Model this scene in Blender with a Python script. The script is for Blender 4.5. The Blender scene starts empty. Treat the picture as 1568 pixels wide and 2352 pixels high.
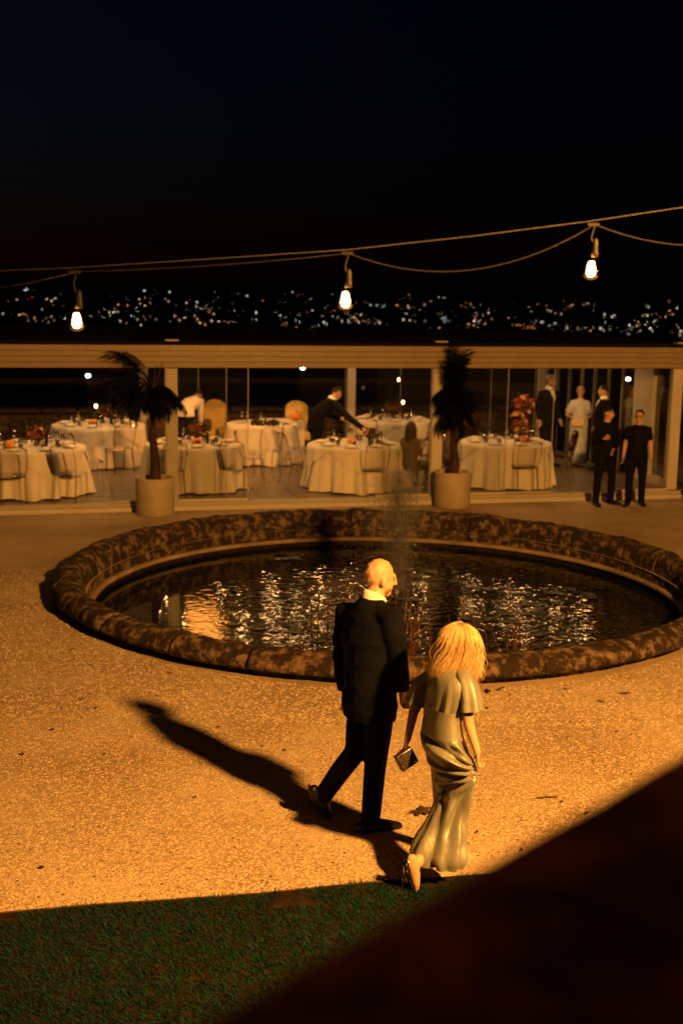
import bpy, bmesh, math, random
import numpy as np
from mathutils import Vector, Matrix, Quaternion, noise
random.seed(7); rng = np.random.default_rng(7)
S = bpy.context.scene
COL = S.collection
V = Vector
def rad(a): return math.radians(a)

# ------------------------------------------------------------------ camera
CAM_H = 3.65
FPX = 3100 / 1.0887                      # focal length for a 1568 x 2352 frame
PITCH = math.atan(523 / FPX); ROLL = rad(0.95)
fw = V((0, math.cos(PITCH), -math.sin(PITCH))); u0 = V((0, math.sin(PITCH), math.cos(PITCH)))
cr = V((1, 0, 0)) * math.cos(ROLL) + u0 * math.sin(ROLL)
cu = V((-1, 0, 0)) * math.sin(ROLL) + u0 * math.cos(ROLL)
CAMP = V((0, 0, CAM_H))
cam = bpy.data.cameras.new('camera'); camo = bpy.data.objects.new('camera', cam); COL.objects.link(camo)
camo.matrix_world = Matrix((( cr.x, cu.x, -fw.x, 0), (cr.y, cu.y, -fw.y, 0), (cr.z, cu.z, -fw.z, CAM_H), (0, 0, 0, 1)))
cam.sensor_fit = 'VERTICAL'; cam.sensor_height = 36; cam.lens = 3100 / 2560 * 36
cam.clip_start = 0.05; cam.clip_end = 60000
cam.dof.use_dof = True; cam.dof.focus_distance = 8.3; cam.dof.aperture_fstop = 2.0
S.camera = camo
def ray(X, Y): return fw + cr * ((X - 784) / FPX) - cu * ((Y - 1176) / FPX)
def at(X, Y, y):                          # a point of the picture at the distance y
    d = ray(X, Y); return CAMP + d * (y / d.y)
def gr(X, Y, z=0.0):                      # a point of the picture on the level z
    d = ray(X, Y); return CAMP + d * ((z - CAM_H) / d.z)

# ------------------------------------------------------------------ world, exposure
w = bpy.data.worlds.new('World'); S.world = w; w.use_nodes = True
nt = w.node_tree; bg = nt.nodes['Background']
sky = nt.nodes.new('ShaderNodeTexSky'); sky.sky_type = 'NISHITA'; sky.sun_disc = False
sky.sun_elevation = rad(-4.6); sky.sun_rotation = rad(-62); sky.altitude = 300; sky.air_density = 1.3; sky.dust_density = 0.4; sky.ozone_density = 3.2
nt.links.new(sky.outputs[0], bg.inputs[0]); bg.inputs[1].default_value = 0.12
S.view_settings.view_transform = 'Standard'; S.view_settings.look = 'None'
S.view_settings.exposure = 0; S.view_settings.gamma = 1; S.view_settings.use_curve_mapping = False
S.cycles.use_denoising = True
S.cycles.caustics_reflective = False; S.cycles.caustics_refractive = False
S.cycles.max_bounces = 10; S.cycles.transparent_max_bounces = 32; S.cycles.diffuse_bounces = 3; S.cycles.glossy_bounces = 5
S.cycles.sample_clamp_indirect = 30; S.cycles.use_light_tree = True

# ------------------------------------------------------------------ flood lamp (out of frame on the right, throws the long shadows)
LAMP = V((5.3, 1.6, 6.45)); AIM = V((2.5, 12.0, 0))
ld = bpy.data.lights.new('flood_light', 'SPOT'); ld.energy = 15500; ld.color = (1.0, 0.405, 0.07)
ld.spot_size = rad(92); ld.spot_blend = 0.5; ld.shadow_soft_size = 0.25
flood = bpy.data.objects.new('flood_light', ld); COL.objects.link(flood)
flood.location = LAMP; flood.rotation_euler = (AIM - LAMP).to_track_quat('-Z', 'Y').to_euler()

# ------------------------------------------------------------------ helpers
def obj(name, me, mat=None, parent=None, loc=None, rot=None):
    if isinstance(me, bmesh.types.BMesh):
        m = bpy.data.meshes.new(name); me.to_mesh(m); me.free(); me = m
    o = bpy.data.objects.new(name, me); COL.objects.link(o)
    if mat is not None and len(me.materials) == 0: me.materials.append(mat)
    if parent: o.parent = parent
    if loc is not None: o.location = loc
    if rot is not None: o.rotation_euler = rot
    return o
def tag(o, label, cat, group=None):
    o['label'] = label; o['category'] = cat
    if group: o['group'] = group
    return o
def thing(name, label, cat, loc=(0, 0, 0), rz=0, group=None):
    o = bpy.data.objects.new(name, None); COL.objects.link(o)
    o.location = loc; o.rotation_euler = (0, 0, rz); o.empty_display_size = .1
    return tag(o, label, cat, group)
def struct(o, kind='structure'): o['kind'] = kind; return o
def dup(root, loc, rz, label=None, group=None):
    r = root.copy(); COL.objects.link(r); r.location = loc; r.rotation_euler = (0, 0, rz)
    if label: r['label'] = label
    if group: r['group'] = group
    for ch in root.children:
        c = ch.copy(); COL.objects.link(c); c.parent = r
        for g in ch.children:
            d = g.copy(); COL.objects.link(d); d.parent = c
    return r
def smooth(me, a=True):
    me = me.data if hasattr(me, 'data') else me
    me.polygons.foreach_set('use_smooth', [a] * len(me.polygons)); return me
def box(bm, lo, hi, mat=None):
    x0, y0, z0 = lo; x1, y1, z1 = hi
    vs = [bm.verts.new(p) for p in ((x0,y0,z0),(x1,y0,z0),(x1,y1,z0),(x0,y1,z0),(x0,y0,z1),(x1,y0,z1),(x1,y1,z1),(x0,y1,z1))]
    if mat is not None:
        for v in vs: v.co = mat @ v.co
    for f in ((0,3,2,1),(4,5,6,7),(0,1,5,4),(1,2,6,5),(2,3,7,6),(3,0,4,7)): bm.faces.new([vs[i] for i in f])
    return vs
def bevbox(bm, lo, hi, b=.01, mat=None, seg=1):
    t = bmesh.new(); box(t, lo, hi)
    bmesh.ops.bevel(t, geom=list(t.edges), offset=b, segments=seg, affect='EDGES', profile=.7)
    merge(bm, t, mat)
def merge(bm, t, mat=None):
    mp = {}
    for v in t.verts: mp[v] = bm.verts.new(mat @ v.co if mat is not None else v.co)
    for f in t.faces:
        try: bm.faces.new([mp[v] for v in f.verts])
        except ValueError: pass
    t.free()
def tube(bm, pts, rads, seg=10, side=None, cap=True, roundcap=False):
    """closed loft along pts; rads: r or (a, b); side fixes the direction of a"""
    pts = [V(p) for p in pts]; n = len(pts); rings = []
    rads = [(r, r) if not isinstance(r, (tuple, list)) else r for r in rads]
    if roundcap:
        d0 = (pts[0] - pts[1]).normalized(); d1 = (pts[-1] - pts[-2]).normalized()
        a0, b0 = rads[0]; a1, b1 = rads[-1]
        pts = [pts[0] + d0 * min(a0, b0) * .85, pts[0] + d0 * min(a0, b0) * .5] + pts + [pts[-1] + d1 * min(a1, b1) * .5, pts[-1] + d1 * min(a1, b1) * .85]
        rads = [(a0 * .5, b0 * .5), (a0 * .86, b0 * .86)] + rads + [(a1 * .86, b1 * .86), (a1 * .5, b1 * .5)]
        n += 4
    ref = V(side) if side is not None else None
    for i in range(n):
        t = (pts[min(i + 1, n - 1)] - pts[max(i - 1, 0)])
        if t.length < 1e-9: t = V((0, 0, 1))
        t.normalize()
        s = ref if ref is not None else (V((1, 0, 0)) if abs(t.x) < .8 else V((0, 1, 0)))
        s = (s - t * s.dot(t)).normalized(); u = t.cross(s)
        if side is None: ref = s
        a, b = rads[i]
        rings.append([bm.verts.new(pts[i] + s * (a * math.cos(2 * math.pi * k / seg)) + u * (b * math.sin(2 * math.pi * k / seg))) for k in range(seg)])
    for i in range(n - 1):
        for k in range(seg):
            bm.faces.new((rings[i][k], rings[i][(k + 1) % seg], rings[i + 1][(k + 1) % seg], rings[i + 1][k]))
    if cap:
        bm.faces.new(rings[0][::-1]); bm.faces.new(rings[-1])
    return rings
def ellip(bm, c, r, rt=None, sub=2):
    t = bmesh.new(); bmesh.ops.create_icosphere(t, subdivisions=sub, radius=1)
    M = (rt if rt is not None else Matrix.Identity(3)) @ Matrix.Diagonal(V(r))
    merge(bm, t, Matrix.Translation(V(c)) @ M.to_4x4())
def lathe(bm, prof, seg=20, c=(0, 0, 0)):
    c = V(c); rings = []
    for r, z in prof:
        if r < 1e-6: rings.append([bm.verts.new(c + V((0, 0, z)))])
        else: rings.append([bm.verts.new(c + V((r * math.cos(2 * math.pi * k / seg), r * math.sin(2 * math.pi * k / seg), z))) for k in range(seg)])
    for A, B in zip(rings, rings[1:]):
        for k in range(seg):
            k2 = (k + 1) % seg
            if len(A) == 1 and len(B) == 1: continue
            if len(A) == 1: bm.faces.new((A[0], B[k2], B[k]))
            elif len(B) == 1: bm.faces.new((A[k], A[k2], B[0]))
            else: bm.faces.new((A[k], A[k2], B[k2], B[k]))
def frame3(fwd, up=(0, 0, 1)):
    f = V(fwd).normalized(); r = f.cross(V(up)).normalized(); u = r.cross(f)
    return Matrix((r, f, u)).transposed()       # columns right, forward, up
def remesh(bm, name, vox, it=3, fac=.5, sub=0):
    bmesh.ops.recalc_face_normals(bm, faces=bm.faces)
    m = bpy.data.meshes.new('tmp'); bm.to_mesh(m); bm.free()
    o = bpy.data.objects.new('tmp', m); COL.objects.link(o)
    md = o.modifiers.new('r', 'REMESH'); md.mode = 'VOXEL'; md.voxel_size = vox
    if it: ms = o.modifiers.new('s', 'SMOOTH'); ms.iterations = it; ms.factor = fac
    dg = bpy.context.evaluated_depsgraph_get()
    r = bpy.data.meshes.new_from_object(o.evaluated_get(dg)); r.name = name
    bpy.data.objects.remove(o); bpy.data.meshes.remove(m)
    return smooth(r)
def from_np(name, verts, faces, cols=None):
    me = bpy.data.meshes.new(name); n = faces.shape[1]
    me.vertices.add(len(verts)); me.vertices.foreach_set('co', verts.astype(np.float32).ravel())
    me.loops.add(faces.size); me.loops.foreach_set('vertex_index', faces.astype(np.int32).ravel())
    me.polygons.add(len(faces)); me.polygons.foreach_set('loop_start', np.arange(0, faces.size, n, dtype=np.int32))
    me.update(calc_edges=True)
    if cols is not None:
        a = me.color_attributes.new('tone', 'FLOAT_COLOR', 'POINT')
        c4 = np.ones((len(verts), 4), np.float32); c4[:, :3] = cols; a.data.foreach_set('color', c4.ravel())
    return me

# ------------------------------------------------------------------ materials
def mat(name, col, rough=.6, spec=.5, metal=0, **k):
    m = bpy.data.materials.new(name); m.use_nodes = True; n = m.node_tree.nodes; b = n['Principled BSDF']
    b.inputs['Base Color'].default_value = (*col, 1); b.inputs['Roughness'].default_value = rough
    b.inputs['Specular IOR Level'].default_value = spec; b.inputs['Metallic'].default_value = metal
    for kk, v in k.items(): b.inputs[kk.replace('_', ' ')].default_value = v
    return m
def nodes(m): return m.node_tree.nodes, m.node_tree.links, m.node_tree.nodes['Principled BSDF']
def noisy(m, c1, c2, scale=8, detail=6, lo=.35, hi=.65, rough=None, bump=0, bscale=None, dist=.02, coord='Object', stretch=None, tex='noise'):
    n, l, b = nodes(m)
    tc = n.new('ShaderNodeTexCoord'); src = tc.outputs[coord]
    if stretch:
        mp = n.new('ShaderNodeMapping'); mp.inputs['Scale'].default_value = stretch; l.new(src, mp.inputs[0]); src = mp.outputs[0]
    t = n.new('ShaderNodeTexNoise'); t.inputs['Scale'].default_value = scale; t.inputs['Detail'].default_value = detail; t.inputs['Roughness'].default_value = .62; l.new(src, t.inputs[0])
    r = n.new('ShaderNodeValToRGB'); r.color_ramp.elements[0].position = lo; r.color_ramp.elements[1].position = hi
    r.color_ramp.elements[0].color = (*c1, 1); r.color_ramp.elements[1].color = (*c2, 1)
    l.new(t.outputs['Fac'], r.inputs[0]); l.new(r.outputs[0], b.inputs['Base Color'])
    if bump:
        t2 = n.new('ShaderNodeTexNoise'); t2.inputs['Scale'].default_value = bscale or scale * 2; t2.inputs['Detail'].default_value = 5; l.new(src, t2.inputs[0])
        bp = n.new('ShaderNodeBump'); bp.inputs['Strength'].default_value = bump; bp.inputs['Distance'].default_value = dist
        l.new(t2.outputs['Fac'], bp.inputs['Height']); l.new(bp.outputs[0], b.inputs['Normal'])
    return m
def emis(name, col, st):
    m = bpy.data.materials.new(name); m.use_nodes = True; n = m.node_tree.nodes; n.clear()
    e = n.new('ShaderNodeEmission'); e.inputs[0].default_value = (*col, 1); e.inputs[1].default_value = st
    o = n.new('ShaderNodeOutputMaterial'); m.node_tree.links.new(e.outputs[0], o.inputs[0]); return m
def clear(name, tint=(.95, .95, .95), blend=.3, rough=.03, gloss=(1, 1, 1), body=None, bodyf=.0):
    """thin clear sheet: transparent with a fresnel reflection"""
    m = bpy.data.materials.new(name); m.use_nodes = True; n = m.node_tree.nodes; l = m.node_tree.links; n.clear()
    t = n.new('ShaderNodeBsdfTransparent'); t.inputs[0].default_value = (*tint, 1)
    g = n.new('ShaderNodeBsdfGlossy'); g.inputs['Color'].default_value = (*gloss, 1); g.inputs['Roughness'].default_value = rough
    lw = n.new('ShaderNodeLayerWeight'); lw.inputs[0].default_value = blend
    mx = n.new('ShaderNodeMixShader'); l.new(lw.outputs['Fresnel'], mx.inputs[0]); l.new(t.outputs[0], mx.inputs[1]); l.new(g.outputs[0], mx.inputs[2])
    out = mx
    if body:
        d = n.new('ShaderNodeBsdfDiffuse'); d.inputs[0].default_value = (*body, 1)
        m2 = n.new('ShaderNodeMixShader'); m2.inputs[0].default_value = bodyf; l.new(mx.outputs[0], m2.inputs[1]); l.new(d.outputs[0], m2.inputs[2]); out = m2
    o = n.new('ShaderNodeOutputMaterial'); l.new(out.outputs[0], o.inputs[0]); return m

M = {}
# gravel: pale crushed stone
g = M['gravel'] = mat('gravel', (.42, .34, .24), .95, .2); n, l, b = nodes(g)
tc = n.new('ShaderNodeTexCoord')
vo = n.new('ShaderNodeTexVoronoi'); vo.inputs['Scale'].default_value = 80; l.new(tc.outputs['Object'], vo.inputs[0])
hs = n.new('ShaderNodeSeparateColor'); l.new(vo.outputs['Color'], hs.inputs[0])
r1 = n.new('ShaderNodeValToRGB'); r1.color_ramp.elements[0].color = (.31, .25, .17, 1); r1.color_ramp.elements[1].color = (.50, .42, .30, 1)
e = r1.color_ramp.elements.new(.3); e.color = (.40, .32, .22, 1)
l.new(hs.outputs[0], r1.inputs[0])
ns = n.new('ShaderNodeTexNoise'); ns.inputs['Scale'].default_value = .8; ns.inputs['Detail'].default_value = 6; l.new(tc.outputs['Object'], ns.inputs[0])
r2 = n.new('ShaderNodeValToRGB'); r2.color_ramp.elements[0].position = .3; r2.color_ramp.elements[1].position = .7
r2.color_ramp.elements[0].color = (.62, .57, .50, 1); r2.color_ramp.elements[1].color = (1, 1, 1, 1); l.new(ns.outputs['Fac'], r2.inputs[0])
mm = n.new('ShaderNodeMix'); mm.data_type = 'RGBA'; mm.blend_type = 'MULTIPLY'; mm.inputs[0].default_value = 1
l.new(r1.outputs[0], mm.inputs[6]); l.new(r2.outputs[0], mm.inputs[7]); l.new(mm.outputs[2], b.inputs['Base Color'])
bp = n.new('ShaderNodeBump'); bp.inputs['Strength'].default_value = .5; bp.inputs['Distance'].default_value = .009
v2 = n.new('ShaderNodeTexVoronoi'); v2.inputs['Scale'].default_value = 80; v2.feature = 'SMOOTH_F1'; l.new(tc.outputs['Object'], v2.inputs[0])
iv = n.new('ShaderNodeMath'); iv.operation = 'SUBTRACT'; iv.inputs[0].default_value = 1; l.new(v2.outputs['Distance'], iv.inputs[1])
l.new(iv.outputs[0], bp.inputs['Height']); l.new(bp.outputs[0], b.inputs['Normal'])
def attr_mat(name, rough=.9, spec=.2):
    m = mat(name, (.5, .5, .5), rough, spec); n, l, b = nodes(m)
    a = n.new('ShaderNodeAttribute'); a.attribute_name = 'tone'; l.new(a.outputs['Color'], b.inputs['Base Color']); return m
M['pebble'] = attr_mat('pebble')
M['grass'] = attr_mat('grass_blade', .9, .02)
M['soil'] = noisy(mat('soil', (.03, .02, .01), .95, .1), (.006, .006, .003), (.028, .018, .008), 9, bump=.6, bscale=60)
M['earth'] = noisy(mat('earth', (.02, .02, .015), 1, 0), (.008, .009, .006), (.02, .02, .014), .02)
M['rim'] = noisy(mat('rim_stone', (.1, .08, .06), .9, .25), (.020, .013, .009), (.17, .12, .075), 8.5, 10, .48, .64, bump=.9, bscale=18, dist=.03, coord='Object')
M['ledge'] = noisy(mat('ledge_mortar', (.3, .24, .18), .9, .2), (.16, .115, .075), (.30, .23, .16), 3, bump=.4, bscale=30, dist=.01)
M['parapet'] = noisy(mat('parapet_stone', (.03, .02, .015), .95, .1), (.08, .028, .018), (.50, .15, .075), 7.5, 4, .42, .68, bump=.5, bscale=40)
M['white'] = noisy(mat('white_paint', (.42, .39, .34), .35, .5), (.39, .36, .31), (.45, .42, .37), 2)
M['fascia'] = noisy(mat('cream_fascia', (.22, .17, .12), .22, .5), (.205, .16, .11), (.235, .185, .13), 2)
M['roof'] = mat('roof_felt', (.006, .006, .006), .95, .05)
M['ceil'] = mat('ceiling_paint', (.7, .67, .62), .7, .3)
M['tile'] = noisy(mat('floor_tile', (.25, .2, .16), .38, .5), (.10, .082, .06), (.14, .115, .085), 5)
M['grout'] = mat('grout', (.10, .085, .07), .9, .2)
M['frame'] = mat('frame_metal', (.32, .29, .25), .35, .5)
M['pot'] = noisy(mat('pot_render', (.32, .27, .2), .6, .4), (.29, .24, .18), (.35, .30, .22), 4, bump=.1, bscale=40)
M['cloth'] = noisy(mat('linen', (.80, .77, .71), .85, .2), (.56, .53, .48), (.63, .60, .54), 3, bump=.15, bscale=200, dist=.001)
M['china'] = mat('china', (.78, .76, .72), .2, .5)
M['napkin'] = mat('napkin', (.78, .75, .70), .85, .2)
M['acryl'] = clear('clear_acrylic', (.955, .945, .94), .28, .03)
M['acryl_edge'] = clear('acrylic_edge', (.87, .85, .82), .32, .03)
M['glassware'] = clear('table_glass', (.93, .92, .90), .45, .02)
M['pane'] = clear('window_pane', (.93, .93, .92), .10, .0, (1, 1, 1), (.5, .5, .48), .004)
M['wall'] = noisy(mat('rubble_stone', (.2, .14, .1), .95, .2), (.02, .013, .009), (.11, .075, .048), 3, bump=.8, bscale=12, dist=.03)
M['palm'] = mat('palm_leaf', (.0022, .0035, .0014), .8, .04)
M['trunk'] = noisy(mat('palm_trunk', (.09, .05, .03), .95, .1), (.02, .010, .006), (.07, .038, .02), 14, stretch=(1, 1, .3), bump=.8, bscale=30)
M['skin'] = noisy(mat('skin', (.56, .35, .23), .5, .4, Subsurface_Weight=.12, Subsurface_Scale=.01), (.50, .30, .19), (.60, .38, .26), 9)
M['skin2'] = mat('skin_tan', (.46, .27, .17), .55, .4)
M['navy'] = noisy(mat('suit_wool', (.003, .004, .007), .9, .10), (.0022, .003, .0055), (.004, .0055, .010), 5, bump=.25, bscale=9, dist=.03)
M['black'] = mat('black_cotton', (.0045, .0045, .005), .9, .1)
M['shirt'] = mat('white_shirt', (.80, .77, .72), .8, .3)
M['shoe'] = mat('black_leather', (.006, .005, .005), .4, .25)
M['satin'] = noisy(mat('silver_satin', (.27, .28, .25), .46, .40, .38), (.25, .26, .23), (.29, .30, .27), 5, bump=.28, bscale=26, dist=.012, stretch=(1.6, 1.6, .5))
M['blonde'] = noisy(mat('blonde_hair', (.55, .36, .15), .42, .5), (.40, .26, .11), (.72, .54, .28), 14, 4, stretch=(1, 1, .12))
M['dark_hair'] = noisy(mat('dark_hair', (.02, .012, .008), .5, .4), (.010, .006, .004), (.035, .02, .012), 20, stretch=(1, 1, .1))
M['brown_hair'] = mat('brown_hair', (.07, .035, .018), .6, .3)
M['grey_hair'] = mat('grey_hair', (.30, .26, .21), .6, .3)
M['silver_hair'] = mat('silver_hair', (.55, .48, .38), .6, .3)
M['blue_dress'] = noisy(mat('pale_blue_crepe', (.36, .40, .46), .6, .3), (.30, .34, .40), (.42, .46, .52), 6, bump=.2, bscale=14)
M['olive_dress'] = mat('dark_dress', (.11, .08, .05), .7, .3)
M['bag'] = mat('clutch_leather', (.48, .36, .22), .5, .4)
M['yellow'] = noisy(mat('mustard_fabric', (.50, .36, .12), .9, .2), (.44, .31, .10), (.54, .39, .14), 6)
M['pumpkin'] = noisy(mat('pumpkin_skin', (.70, .25, .04), .5, .4), (.55, .16, .02), (.78, .34, .07), 9)
M['leafg'] = mat('dark_foliage', (.025, .035, .015), .6, .3)
M['flower'] = mat('rust_petals', (.20, .055, .025), .7, .2)
M['flower2'] = mat('peach_petals', (.42, .21, .09), .7, .2)
M['wine'] = mat('dark_bottle', (.010, .008, .010), .12, .6)
M['bulb'] = clear('bulb_glass', (1, .86, .62), .35, .02)
M['fil'] = emis('filament', (1, .38, .07), 420)
M['glow'] = emis('bulb_glow', (1, .50, .14), 2.2)
M['cable'] = mat('rubber_cable', (.03, .026, .022), .6, .4)
M['wire'] = mat('steel_wire', (.16, .15, .14), .5, .5)
M['down'] = emis('downlight', (1, .49, .15), 235)
M['candle'] = emis('flame', (1, .50, .13), 40)
M['vase'] = clear('smoked_glass', (.45, .45, .47), .4, .05)
M['lily'] = noisy(mat('lily_pad', (.03, .045, .02), .35, .5), (.006, .009, .004), (.02, .022, .010), 5)
M['reed'] = mat('reed', (.085, .038, .016), .8, .2)
M['leafd'] = noisy(mat('dry_leaf', (.05, .035, .02), .9, .1), (.025, .02, .012), (.08, .05, .025), 30)
M['bin'] = mat('bin_plastic', (.03, .022, .018), .6, .3)
M['lens'] = mat('spectacles', (.01, .01, .01), .2, .6)
M['silver'] = mat('silver_leather', (.75, .72, .68), .16, .5, 1.0)
M['bead'] = mat('bead_work', (.10, .085, .08), .25, .6, .6)

# ------------------------------------------------------------------ ground and terrain
PC = V((0.57, 14.90, 0)); PS = 1.045
def lawn_edge(x): return 6.67 + .2087 * (x + 1.95) + .012 * math.sin(3 * x) + .010 * noise.noise(V((x * 6, 0, 0)))
# pond basin cut out of the yard: annular grid sheet
bm = bmesh.new(); seg = 96; prev = None
for r in (3.62, 4.05, 5.5, 8, 12, 20, 34):
    ring = [bm.verts.new((PC.x + r * math.cos(2 * math.pi * k / seg), PC.y + r * math.sin(2 * math.pi * k / seg), 0)) for k in range(seg)]
    if prev:
        for k in range(seg): bm.faces.new((prev[k], ring[k], ring[(k + 1) % seg], prev[(k + 1) % seg]))
    prev = ring
yard = struct(obj('gravel_yard', bm, M['gravel']))
# earth sheet to the horizon: terrace, then the hillside and the plain
bm = bmesh.new(); xs = [-40000, -8000, -1500, -300, -60, 0, 60, 300, 1500, 8000, 40000]
ys = [(-300, -.25), (-40, -.6), (0, -.6), (40, -.6), (52, -1.2), (90, -16), (220, -52), (500, -60), (2000, -60), (8000, -60), (20000, -60), (45000, -60)]
gridv = [[bm.verts.new((x, y, z)) for x in xs] for y, z in ys]
for j in range(len(ys) - 1):
    for i in range(len(xs) - 1): bm.faces.new((gridv[j][i], gridv[j][i + 1], gridv[j + 1][i + 1], gridv[j + 1][i]))
struct(obj('plain', bm, M['earth']))
# lawn soil
bm = bmesh.new(); top = [bm.verts.new((x, lawn_edge(x), .012)) for x in np.linspace(-9, 5, 60)]
bot = [bm.verts.new((x, -6, .012)) for x in np.linspace(-9, 5, 60)]
for i in range(59): bm.faces.new((bot[i], bot[i + 1], top[i + 1], top[i]))
struct(obj('lawn', bm, M['soil']))
# edging strip between lawn and gravel
bm = bmesh.new()
for a, b_ in zip(np.linspace(-9, .55, 40), np.linspace(-9, .55, 40)[1:]):
    p, q = V((a, lawn_edge(a), 0)), V((b_, lawn_edge(b_), 0))
    vs = [bm.verts.new(c) for c in (p, q, q + V((0, .010, 0)), p + V((0, .010, 0)), p + V((0, 0, .016)), q + V((0, 0, .016)), q + V((0, .010, .016)), p + V((0, .010, .016)))]
    for f in ((0, 1, 5, 4), (2, 3, 7, 6), (4, 5, 6, 7)): bm.faces.new([vs[i] for i in f])
tag(obj('lawn_edging', bm, mat('edging_metal', (.10, .05, .03), .7, .3)), 'thin rusty edging strip between lawn and gravel', 'edging')

# loose stones of the gravel, real grains over the visible yard
def scatter_pebbles(nn):
    P = []
    while len(P) < nn:
        d = 6.4 * (15.5 / 6.4) ** (rng.random() ** 1.45)
        x = (rng.random() * 2 - 1) * (.30 * d + .3); y = d
        if y < lawn_edge(x) + .02: continue
        if (x - PC.x) ** 2 + (y - PC.y) ** 2 < 4.0 ** 2: continue
        P.append((x, y))
    return np.array(P)
P = scatter_pebbles(64000); N = len(P)
base = np.array([(1,0,0),(.45,.87,0),(-.5,.8,0),(-1,0,0),(-.45,-.85,0),(.5,-.83,0),(.15,.1,.62),(-.2,-.15,.5)], float)
tri = np.array([(0,1,6),(1,2,6),(2,7,6),(2,3,7),(3,4,7),(4,5,7),(5,6,7),(5,0,6)])
sz = .0055 + .0075 * rng.random(N) ** 2.4
sz *= np.where(P[:, 1] > 10, 1.25, 1)
an = rng.random(N) * 6.28; ca, sa = np.cos(an), np.sin(an)
vb = base[None] * (1 + .35 * (rng.random((N, 8, 3)) - .5))
vx = (vb[..., 0] * ca[:, None] - vb[..., 1] * sa[:, None]) * sz[:, None] * 1.2 + P[:, :1]
vy = (vb[..., 0] * sa[:, None] + vb[..., 1] * ca[:, None]) * sz[:, None] + P[:, 1:2]
vz = vb[..., 2] * sz[:, None] * .95 - .001
tone = (.37 + .16 * rng.random(N) ** .8)[:, None] * np.array([[1, .82, .60]]) * (1 + .12 * (rng.random((N, 3)) - .5))
dk = rng.random(N) < .035; tone[dk] *= .25
me = from_np('gravel_stones', np.stack([vx, vy, vz], -1).reshape(-1, 3), (tri[None] + 8 * np.arange(N)[:, None, None]).reshape(-1, 3), np.repeat(tone, 8, 0))
o = obj('gravel_stones', me, M['pebble']); struct(o, 'stuff'); tag(o, 'loose pale gravel stones covering the yard', 'gravel')

# bits of leaf litter blown over the yard
NL = 520; lx = rng.random(NL) * 13 - 6; ly = 6.9 + rng.random(NL) ** 1.2 * 12.5
k = (ly > np.array([lawn_edge(x) for x in lx]) + .05) & ((lx - PC.x) ** 2 + (ly - PC.y) ** 2 > 4.1 ** 2); lx, ly = lx[k], ly[k]; NL = len(lx)
la = rng.random(NL) * 6.28; lsz = .008 + .022 * rng.random(NL) ** 3
vv = np.zeros((NL, 4, 3))
for q, (u_, v_) in enumerate(((-1, 0), (.1, -.45), (1, 0), (-.1, .5))):
    vv[:, q, 0] = lx + lsz * (u_ * np.cos(la) - v_ * np.sin(la)); vv[:, q, 1] = ly + lsz * (u_ * np.sin(la) + v_ * np.cos(la)); vv[:, q, 2] = .010 + lsz * .5 * rng.random(NL)
lt = np.array([[.05, .03, .016]]) * (.4 + rng.random((NL, 1)))
o = obj('leaf_litter', from_np('leaf_litter', vv.reshape(-1, 3), (np.array([[0, 1, 2], [0, 2, 3]])[None] + 4 * np.arange(NL)[:, None, None]).reshape(-1, 3), np.repeat(lt, 4, 0)), M['pebble']); struct(o, 'stuff'); tag(o, 'tiny dark leaf fragments scattered over the gravel', 'leaf litter')
# grass
NB = 210000
gx = rng.random(NB) * 5.6 - 3.2; gy = 4.2 + rng.random(NB) * 3.6
le = np.array([lawn_edge(x) for x in gx]); patch = np.array([noise.noise(V((x * 2.2, y * 2.2, 0))) for x, y in zip(gx, gy)])
edge = le - gy
k = (edge > -.035 * np.clip(patch * 2, 0, 1)) & ((patch > -.22) | (edge > .30 + .2 * patch)) & (rng.random(NB) < np.clip(.5 + edge * 4, 0, 1)); gx, gy, patch = gx[k], gy[k], patch[k]; NB = len(gx)
h = .018 + .026 * rng.random(NB); a = rng.random(NB) * 6.28; le_ = .03 * rng.random(NB) + .006; wd = .0014 + .0014 * rng.random(NB)
dx, dy = np.cos(a), np.sin(a)
z0 = np.full(NB, .008)
v0 = np.stack([gx - dy * wd, gy + dx * wd, z0], -1); v1 = np.stack([gx + dy * wd, gy - dx * wd, z0], -1)
v2_ = np.stack([gx + dx * le_ * .4 + dy * wd * .8, gy + dy * le_ * .4 - dx * wd * .8, h * .65], -1); v3 = np.stack([gx + dx * le_, gy + dy * le_, h], -1)
vv = np.stack([v0, v1, v2_, v3], 1).reshape(-1, 3)
ff = (np.array([[0, 1, 2], [0, 2, 3]])[None] + 4 * np.arange(NB)[:, None, None]).reshape(-1, 3)
tone = np.array([[.006, .036, .026]]) * (.5 + 1.1 * rng.random((NB, 1))); dry = rng.random(NB) < (.09 + .12 * np.clip(-patch, 0, 1)); tone[dry] = np.array([.03, .022, .010]) * (.6 + .7 * rng.random((dry.sum(), 1)))
o = obj('grass', from_np('grass', vv, ff, np.repeat(tone, 4, 0)), M['grass']); struct(o, 'stuff'); tag(o, 'short green lawn grass mixed with dry brown blades', 'grass')

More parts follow.
